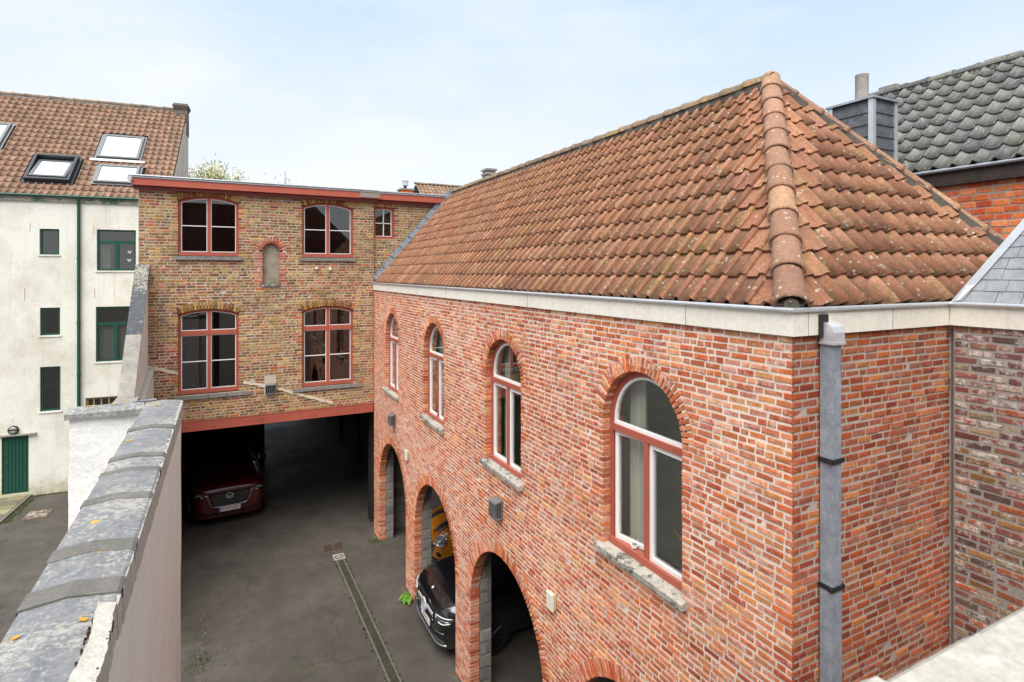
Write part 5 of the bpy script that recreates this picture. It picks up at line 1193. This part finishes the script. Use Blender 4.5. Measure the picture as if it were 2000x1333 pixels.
def text_mesh(s, size, mat, name):
    cu = bpy.data.curves.new(name, 'FONT'); cu.body = s; cu.size = size; cu.align_x = 'CENTER'; cu.align_y = 'CENTER'; cu.extrude = .001; cu.space_character = 1.05
    t = bpy.data.objects.new(name, cu); COL.objects.link(t); bpy.context.view_layer.update()
    m = bpy.data.meshes.new_from_object(t.evaluated_get(bpy.context.evaluated_depsgraph_get())); bpy.data.objects.remove(t); bpy.data.curves.remove(cu); m.materials.clear(); m.materials.append(mat); return m
class Car:
    def __init__(s, name, label, loc, rz, st, paint, cowl, rfx, side, wheels, wr):
        s.t = thing(name, label, 'car', loc, local=True, rotz=rz); rows = []
        for (x, zb, hw, zsh, zt, wt) in st:
            half = [(0, zb), (hw * .55, zb), (hw * .86, zb + .01), (hw * .96, zb + .10), (hw, zb + (zsh - zb) * .42), (hw * .985, zsh - .10), (hw * .94, zsh), (wt + (hw * .92 - wt) * .45, zsh + (zt - zsh) * .5), (wt, zt - min(.07, (zt - zsh) * .3)), (wt * .86, zt - .012), (wt * .45, zt + .008), (0, zt + .014)]
            rows.append([(x, y, z) for y, z in half])
        R = np.array(rows); nr = 34; R2 = np.array([crom(r, nr) for r in R]); xs = 64
        G2 = np.array([crom(R2[:, j, :], xs) for j in range(nr)]).transpose(1, 0, 2)
        G2[:, 0, 1] = 0; G2[:, -1, 1] = 0
        full = np.concatenate([G2, G2[:, ::-1, :][:, 1:-1, :] * np.array([1, -1, 1])], axis=1); M = full.shape[1]
        V = full.reshape(-1, 3); body, ws, sd = [], [], []
        jt = (nr - 1) / 11.0
        for i in range(xs - 1):
            for j in range(M):
                k = (j + 1) % M; f = (i * M + j, i * M + k, (i + 1) * M + k, (i + 1) * M + j); jj = j if j < nr else 2 * (nr - 1) - j - 1; jj = min(jj, nr - 2) if j >= nr else jj
                xc = full[i, j, 0]; t_ = (jj + .5) / jt
                if t_ > 8.55 and cowl < xc < rfx: ws.append(f)
                elif 6.25 < t_ < 7.85 and any(a < xc - (t_ - 6.2) * .35 < b for a, b in side): sd.append(f)
                else: body.append(f)
        c0, c1 = len(V), len(V) + 1; V = np.vstack([V, full[0].mean(0), full[-1].mean(0)])
        body += [(c0, (j + 1) % M, j) for j in range(M)] + [(c1, (xs - 1) * M + j, (xs - 1) * M + (j + 1) % M) for j in range(M)]
        Vl = [tuple(v) for v in V]; s.bvh = BVHTree.FromPolygons(Vl, body + ws + sd)
        def sub(fs, name, mat):
            ids = sorted({i for f in fs for i in f}); mp_ = {a: b for b, a in enumerate(ids)}; m = bpy.data.meshes.new(name); m.from_pydata([Vl[i] for i in ids], [], [tuple(mp_[i] for i in f) for f in fs]); m.polygons.foreach_set('use_smooth', [True] * len(m.polygons)); return link(name, m, mat, s.t)
        s.body = sub(body, 'body', paint)
        if ws: sub(ws, 'windscreen', CGLS)
        if sd: sub(sd, 'side_window', CGLS)
        for wx, wy in wheels:
            for sg in (-1, 1):
                y0, y1 = sg * (wy - .20), sg * (wy + .012); n = 26
                mb = MB().tube([(wx, sg * (wy - .1), wr + .03), (wx, sg * (wy + .006), wr + .03)], wr + .055, n); mb.build('wheel_arch', GRIL, s.t)
                mb = MB().tube([(wx, y0, wr), (wx, y1 + sg * .004, wr)], wr, n); mb.tube([(wx, y1 + sg * .004, wr), (wx, y1 + sg * .012, wr)], [wr * .97, wr * .9], n); w = mb.build('wheel', TYRE, s.t)
                mb = MB().tube([(wx, y1 + sg * .010, wr), (wx, y1 + sg * .014, wr)], wr * .16, 12)
                for k in range(10):
                    a = 2 * math.pi * k / 10; mb.tube([(wx, y1 + sg * .013, wr), (wx + math.cos(a) * wr * .66, y1 + sg * .015, wr + math.sin(a) * wr * .66)], [.03, .02], 5)
                mb.ring([(wx + math.cos(2 * math.pi * k / 20) * wr * .7, y1 + sg * .012, wr + math.sin(2 * math.pi * k / 20) * wr * .7) for k in range(20)], [(wx + math.cos(2 * math.pi * k / 20) * wr * .62, y1 + sg * .012, wr + math.sin(2 * math.pi * k / 20) * wr * .62) for k in range(20)], (0, sg * .006, 0)); mb.build('rim', RIM, w)
    def fx(s, y, z):
        h = s.bvh.ray_cast(Vector((-2, y, z)), Vector((1, 0, 0))); return h[0].x if h[0] else 1.0
    def patch(s, fn, nu, nv, off, name, mat, axis='x', par=None, th=.02):
        top = []
        for i in range(nu + 1):
            for j in range(nv + 1):
                a, b = fn(i / nu, j / nv)
                if axis == 'x': top.append(Vector((s.fx(a, b) - off, a, b)))
                else:
                    h = s.bvh.ray_cast(Vector((a, b, 3)), Vector((0, 0, -1))); top.append(Vector((a, b, (h[0].z if h[0] else .9) + off)))
        d = Vector((th, 0, 0)) if axis == 'x' else Vector((0, 0, -th)); n = len(top); W_ = nv + 1; f = []
        for i in range(nu):
            for j in range(nv): f.append((i * W_ + j, i * W_ + j + 1, (i + 1) * W_ + j + 1, (i + 1) * W_ + j))
        bd = [(i * W_, (i + 1) * W_) for i in range(nu)] + [(i * W_ + nv, (i + 1) * W_ + nv) for i in range(nu)] + [(j, j + 1) for j in range(nv)] + [(nu * W_ + j, nu * W_ + j + 1) for j in range(nv)]
        f += [(a, b, b + n, a + n) for a, b in bd]
        m = bpy.data.meshes.new(name); m.from_pydata([tuple(p) for p in top] + [tuple(p + d) for p in top], [], f); m.polygons.foreach_set('use_smooth', [k < nu * nv for k in range(len(f))]); return link(name, m, mat, par or s.t)
    def line(s, pts, r, name, mat, off=.006, par=None, n=6):
        P = crom(pts, max(6, 4 * len(pts))); return MB().tube([(s.fx(y, z) - off, y, z) for y, z in P], r, n).build(name, mat, par or s.t, smooth=True)
    def plate(s, y, z, w, h, txt, off=.03):
        x = s.fx(y, z) - off; p = MB().box(x - .008, x, y - w / 2, y + w / 2, z - h / 2, z + h / 2).build('number_plate', PLT, s.t)
        MB().box(x - .010, x - .0082, y + w / 2 - .045, y + w / 2 - .004, z - h / 2 + .006, z + h / 2 - .006).build('blue_band', PLB, p)
        m = text_mesh(txt, h * .80, PRED, 'lettering'); link('lettering', m, PRED, p, Matrix.Translation((x - .0095, y - .02, z)) @ Matrix(((0, 0, -1, 0), (-1, 0, 0, 0), (0, 1, 0, 0), (0, 0, 0, 1))))
def rect(y0, y1, z0, z1): return lambda a, b: (y0 + (y1 - y0) * a, z0 + (z1 - z0) * b)
def quadf(p): return lambda a, b: tuple((p[0][i] * (1 - a) + p[1][i] * a) * (1 - b) + (p[3][i] * (1 - a) + p[2][i] * a) * b for i in (0, 1))
def disc(cy, cz, ry, rz): return lambda a, b: (cy + ry * b * math.cos(2 * math.pi * a), cz + rz * b * math.sin(2 * math.pi * a))
# ---- black SUV coming out of the second arch
ST = [(0, .26, .52, .70, .80, .44), (.035, .22, .70, .76, .86, .60), (.12, .2, .82, .83, .93, .70), (.28, .2, .895, .88, .985, .76), (.55, .2, .935, .93, 1.03, .78), (.9, .22, .945, .97, 1.065, .78), (1.25, .22, .945, 1.0, 1.10, .76), (1.45, .22, .945, 1.01, 1.17, .72), (1.85, .22, .945, 1.02, 1.43, .66), (2.25, .22, .945, 1.03, 1.60, .62), (2.9, .22, .945, 1.03, 1.64, .61), (3.6, .22, .94, 1.04, 1.59, .60), (4.2, .24, .92, 1.04, 1.46, .56), (4.5, .3, .86, 1.0, 1.16, .55), (4.66, .4, .74, .9, .98, .5)]
C = Car('parked_car', 'black SUV with a large chrome star grille nosing out of a garage arch', (3.34, 10.06, G), 0, ST, BLACKP, 1.36, 2.2, ((1.75, 2.55), (2.62, 3.45), (3.52, 4.05)), ((.86, .935), (3.72, .935)), .36)
g = C.patch(quadf([(-.36, .50), (.36, .50), (.44, .78), (-.44, .78)]), 16, 8, .012, 'grille', GRIL)
for k in range(7):
    z = .53 + .035 * k; C.line([(-.37 - .008 * k, z), (0, z), (.37 + .008 * k, z)], .005, 'grille_slat', CHR if k % 2 else GRIL, .018, g)
for sg in (-1, 1):
    C.patch(quadf([(sg * .10, .655), (sg * .40, .672), (sg * .40, .715), (sg * .10, .725)]), 10, 3, .045, 'chrome_bar', SLV2, par=g)
x = C.fx(0, .67) - .075; n = 30; cir = lambda r: [(x, r * math.cos(2 * math.pi * k / n), .685 + r * math.sin(2 * math.pi * k / n)) for k in range(n)]
mb = MB().ring(cir(.115), cir(.090), (.03, 0, 0))
for k in range(3):
    a = math.pi / 2 + 2 * math.pi * k / 3; u = Vector((0, math.cos(a), math.sin(a))); v = Vector((0, -math.sin(a), math.cos(a))); c = Vector((x, 0, .685)); mb.prism([c - v * .022, c + v * .022, c + u * .096], (.012, 0, 0))
mb.build('star_emblem', SLV2, C.t); MB().tube([(x + .035, 0, .685), (x + .012, 0, .685)], .088, 24).build('emblem_disc', GRIL, C.t)
C.patch(disc(.13, 0, .026, .026) if 0 else (lambda a, b: (.115 + .024 * b * math.cos(2 * math.pi * a), .024 * b * math.sin(2 * math.pi * a))), 14, 2, .004, 'bonnet_badge', DRL, 'z', th=.004)
for sg in (-1, 1):
    h = C.patch(quadf([(sg * .525, .66), (sg * .83, .655), (sg * .865, .78), (sg * .525, .768)]), 12, 6, .014, 'headlight', LENS)
    C.line([(sg * .535, .70), (sg * .53, .745), (sg * .56, .762), (sg * .68, .772), (sg * .85, .776)], .009, 'lamp_strip', DRL, .022, h); C.line([(sg * .62, .668), (sg * .74, .668), (sg * .84, .705)], .008, 'lamp_strip', DRL, .022, h); C.line([(sg * .55, .718), (sg * .84, .722)], .005, 'lamp_divider', CHR, .02, h)
    i_ = C.patch(quadf([(sg * .46, .36), (sg * .80, .40), (sg * .78, .545), (sg * .52, .47)]), 8, 5, .010, 'air_intake', GRIL)
    for z in (.43, .48): C.line([(sg * .53, z), (sg * .76, z + .03)], .006, 'intake_blade', SILV if z > .45 else GRIL, .018, i_)
    C.patch(quadf([(sg * .40, .30), (sg * .74, .335), (sg * .72, .385), (sg * .44, .36)]), 8, 3, .016, 'bumper_trim', m_plain('grey_bumper_trim', (.11, .115, .125), .4, .2, .1))
C.line([(-.78, .30), (-.62, .275), (-.40, .25), (0, .245), (.40, .25), (.62, .275), (.78, .30)], .016, 'silver_lip', SILV, .012)
C.patch(quadf([(-.40, .30), (.40, .30), (.42, .36), (-.42, .36)]), 10, 3, .012, 'lower_bumper', GRIL)
C.plate(0, .455, .52, .11, 'VX·051')
for sg in (-1, 1):
    mb = MB(); c = Vector((1.72, sg * 1.03, 1.10)); V_ = [(0, 0, 0), (.06, 0, .07), (.16, 0, .085), (.2, 0, .03), (.17, 0, -.05), (.05, 0, -.06)]; mb.prism([c + Vector(v) + Vector((0, -.08 * sg, 0)) for v in V_], (0, .2 * sg, 0)); mb.tube([c + Vector((.12, -.1 * sg, -.03)), c + Vector((.14, -.2 * sg, -.07))], .022, 6); m_ = mb.build('wing_mirror', BLACKP, C.t); C_ = MB().tube([c + Vector((.02, .08 * sg, -.03)), c + Vector((.03, .125 * sg, .02))], .012, 6).build('mirror_indicator', DRL, m_)
for y0 in (-.45, .1): 
    MB().tube([C.bvh.ray_cast(Vector((1.42, y0, 3)), Vector((0, 0, -1)))[0] + Vector((0, 0, .02)), C.bvh.ray_cast(Vector((1.55, y0 + .4, 3)), Vector((0, 0, -1)))[0] + Vector((0, 0, .02))], .009, 5).build('wiper', GRIL, C.t)
# ---- dark red SUV in the passage
ST2 = [(0, .30, .52, .88, .97, .50), (.04, .25, .70, .95, 1.03, .62), (.14, .22, .82, .99, 1.08, .72), (.32, .22, .895, 1.02, 1.11, .77), (.6, .22, .93, 1.04, 1.14, .79), (1.0, .22, .94, 1.05, 1.16, .79), (1.4, .22, .94, 1.06, 1.18, .78), (1.6, .22, .94, 1.06, 1.23, .74), (2.0, .22, .94, 1.07, 1.48, .68), (2.4, .22, .94, 1.07, 1.64, .64), (3.0, .22, .94, 1.07, 1.69, .63), (3.9, .22, .935, 1.07, 1.64, .62), (4.4, .24, .91, 1.06, 1.48, .6), (4.65, .32, .85, 1.0, 1.15, .56), (4.75, .45, .74, .9, .98, .5)]
C = Car('parked_car', 'dark red SUV with a black mesh grille parked inside the passage', (.13, 17.02, G), rad(94), ST2, REDC, 1.5, 2.36, ((1.9, 2.7), (2.78, 3.6), (3.68, 4.3)), ((.9, .935), (3.77, .935)), .37)
g = C.patch(quadf([(-.38, .57), (.38, .57), (.50, .92), (-.50, .92)]), 16, 8, .012, 'grille', GRIL)
mb = MB()
for r in range(7):
    z = .60 + .045 * r
    for k in range(26):
        y = -.46 + .92 * (k + .5 * (r % 2)) / 26
        if abs(y) < .35 + .14 * (z - .57) / .35 and not (abs(y) < .11 and abs(z - .81) < .09): xx = C.fx(y, z) - .016; mb.box(xx, xx + .004, y - .008, y + .008, z - .004, z + .004)
mb.build('grille_mesh', CHR, g)
C.line([(-.54, .90), (-.48, .70), (-.38, .565), (0, .55), (.38, .565), (.48, .70), (.54, .90)], .012, 'grille_surround', CHR, .02); C.line([(-.5, .935), (0, .945), (.5, .935)], .006, 'bonnet_edge', REDC, .02)
x = C.fx(0, .82) - .05; el = lambda a, b: [(x, a * math.cos(2 * math.pi * k / n), .82 + b * math.sin(2 * math.pi * k / n)) for k in range(n)]
mb = MB().ring(el(.095, .078), el(.078, .062), (.02, 0, 0)); mb.prism([(x, -.085, .845), (x, -.02, .81), (x, 0, .805), (x, .02, .81), (x, .085, .845), (x, .06, .82), (x, .015, .78), (x, -.015, .78), (x, -.06, .82)], (.01, 0, 0)); mb.build('winged_emblem', SLV2, C.t); MB().tube([(x + .03, 0, .82), (x + .012, 0, .82)], [.075, .075], 20).build('emblem_disc', GRIL, C.t)
for sg in (-1, 1):
    h = C.patch(quadf([(sg * .58, .84), (sg * .82, .83), (sg * .83, .945), (sg * .58, .925)]), 10, 5, .012, 'headlight', LENS)
    C.line([(sg * .81, .85), (sg * .77, .90), (sg * .68, .915)], .012, 'lamp_strip', DRL, .02, h); C.line([(sg * .64, .855), (sg * .69, .85)], .015, 'lamp_spot', DRL, .02, h); C.line([(sg * .53, .89), (sg * .58, .895)], .014, 'grille_wing', CHR, .03)
    C.patch(quadf([(sg * .60, .36), (sg * .83, .38), (sg * .83, .50), (sg * .66, .44)]), 6, 4, .006, 'air_intake', GRIL)
C.patch(quadf([(-.58, .345), (.58, .345), (.64, .41), (-.64, .41)]), 14, 3, .01, 'lower_intake', GRIL); C.patch(quadf([(-.6, .27), (.6, .27), (.62, .30), (-.62, .30)]), 12, 2, .02, 'lower_lip', REDC)
C.plate(0, .475, .52, .115, '2·FFY·447')
for sg in (-1, 1):
    mb = MB(); c = Vector((1.85, sg * 1.03, 1.13)); V_ = [(0, 0, 0), (.06, 0, .08), (.18, 0, .09), (.2, 0, .03), (.17, 0, -.05), (.05, 0, -.06)]; mb.prism([c + Vector(v) + Vector((0, -.08 * sg, 0)) for v in V_], (0, .2 * sg, 0)); mb.tube([c + Vector((.12, -.1 * sg, -.03)), c + Vector((.14, -.2 * sg, -.07))], .022, 6); mb.build('wing_mirror', REDC, C.t)
# ---- orange hatchback in the far garage bay
ST3 = [(0, .22, .26, .58, .66, .22), (.03, .19, .42, .63, .73, .36), (.09, .17, .57, .68, .80, .46), (.19, .16, .69, .74, .86, .56), (.34, .16, .78, .80, .92, .64), (.65, .17, .86, .88, .97, .71), (.95, .18, .863, .91, 1.0, .70), (1.1, .18, .863, .92, 1.06, .68), (1.4, .18, .863, .93, 1.30, .62), (1.65, .18, .863, .93, 1.39, .60), (2.4, .18, .863, .93, 1.41, .60), (3.2, .18, .86, .93, 1.36, .58), (3.6, .2, .83, .92, 1.22, .56), (3.82, .32, .72, .82, .92, .5)]
C = Car('parked_car', 'orange hatchback with black bonnet stripes and a round headlamp deep in the garage', (4.27, 12.82, G), 0, ST3, ORAP, 1.04, 1.6, ((1.35, 2.35), (2.45, 3.1)), ((.68, .85), (3.15, .85)), .30)
for (a, b) in ((-.40, -.22), (.22, .40), (-.48, -.44), (.44, .48)): C.patch(lambda s_, t, a=a, b=b: (.06 + .95 * s_, a + (b - a) * t), 18, 2, .004, 'bonnet_stripe', BLKM, 'z', th=.004)
g = C.patch(quadf([(-.30, .33), (.30, .33), (.40, .56), (-.40, .56)]), 12, 6, .01, 'grille', GRIL); C.line([(-.31, .32), (0, .315), (.31, .32), (.42, .50), (.40, .575), (0, .59), (-.40, .575), (-.42, .50), (-.31, .32)], .013, 'grille_surround', CHR, .014)
for sg in (-1, 1):
    h = C.patch(disc(sg * .585, .68, .125, .12), 22, 5, .018, 'headlight', LENS); C.line([(sg * .585 + .122 * math.cos(2 * math.pi * k / 14), .68 + .118 * math.sin(2 * math.pi * k / 14)) for k in range(15)], .016, 'lamp_ring', CHR, .018, h); C.line([(sg * .585 + .085 * math.cos(2 * math.pi * k / 14), .68 + .08 * math.sin(2 * math.pi * k / 14)) for k in range(15)], .008, 'lamp_ring', DRL, .024, h); C.patch(disc(sg * .585, .68, .04, .04), 12, 2, .04, 'lamp_core', DRL, par=h)
    C.patch(disc(sg * .55, .36, .07, .055), 14, 3, .006, 'fog_lamp', BLKM)
C.patch(quadf([(-.62, .2), (.62, .2), (.64, .24), (-.64, .24)]), 12, 2, .014, 'lower_lip', GRIL); C.plate(0, .30, .45, .1, '')if 0 else None
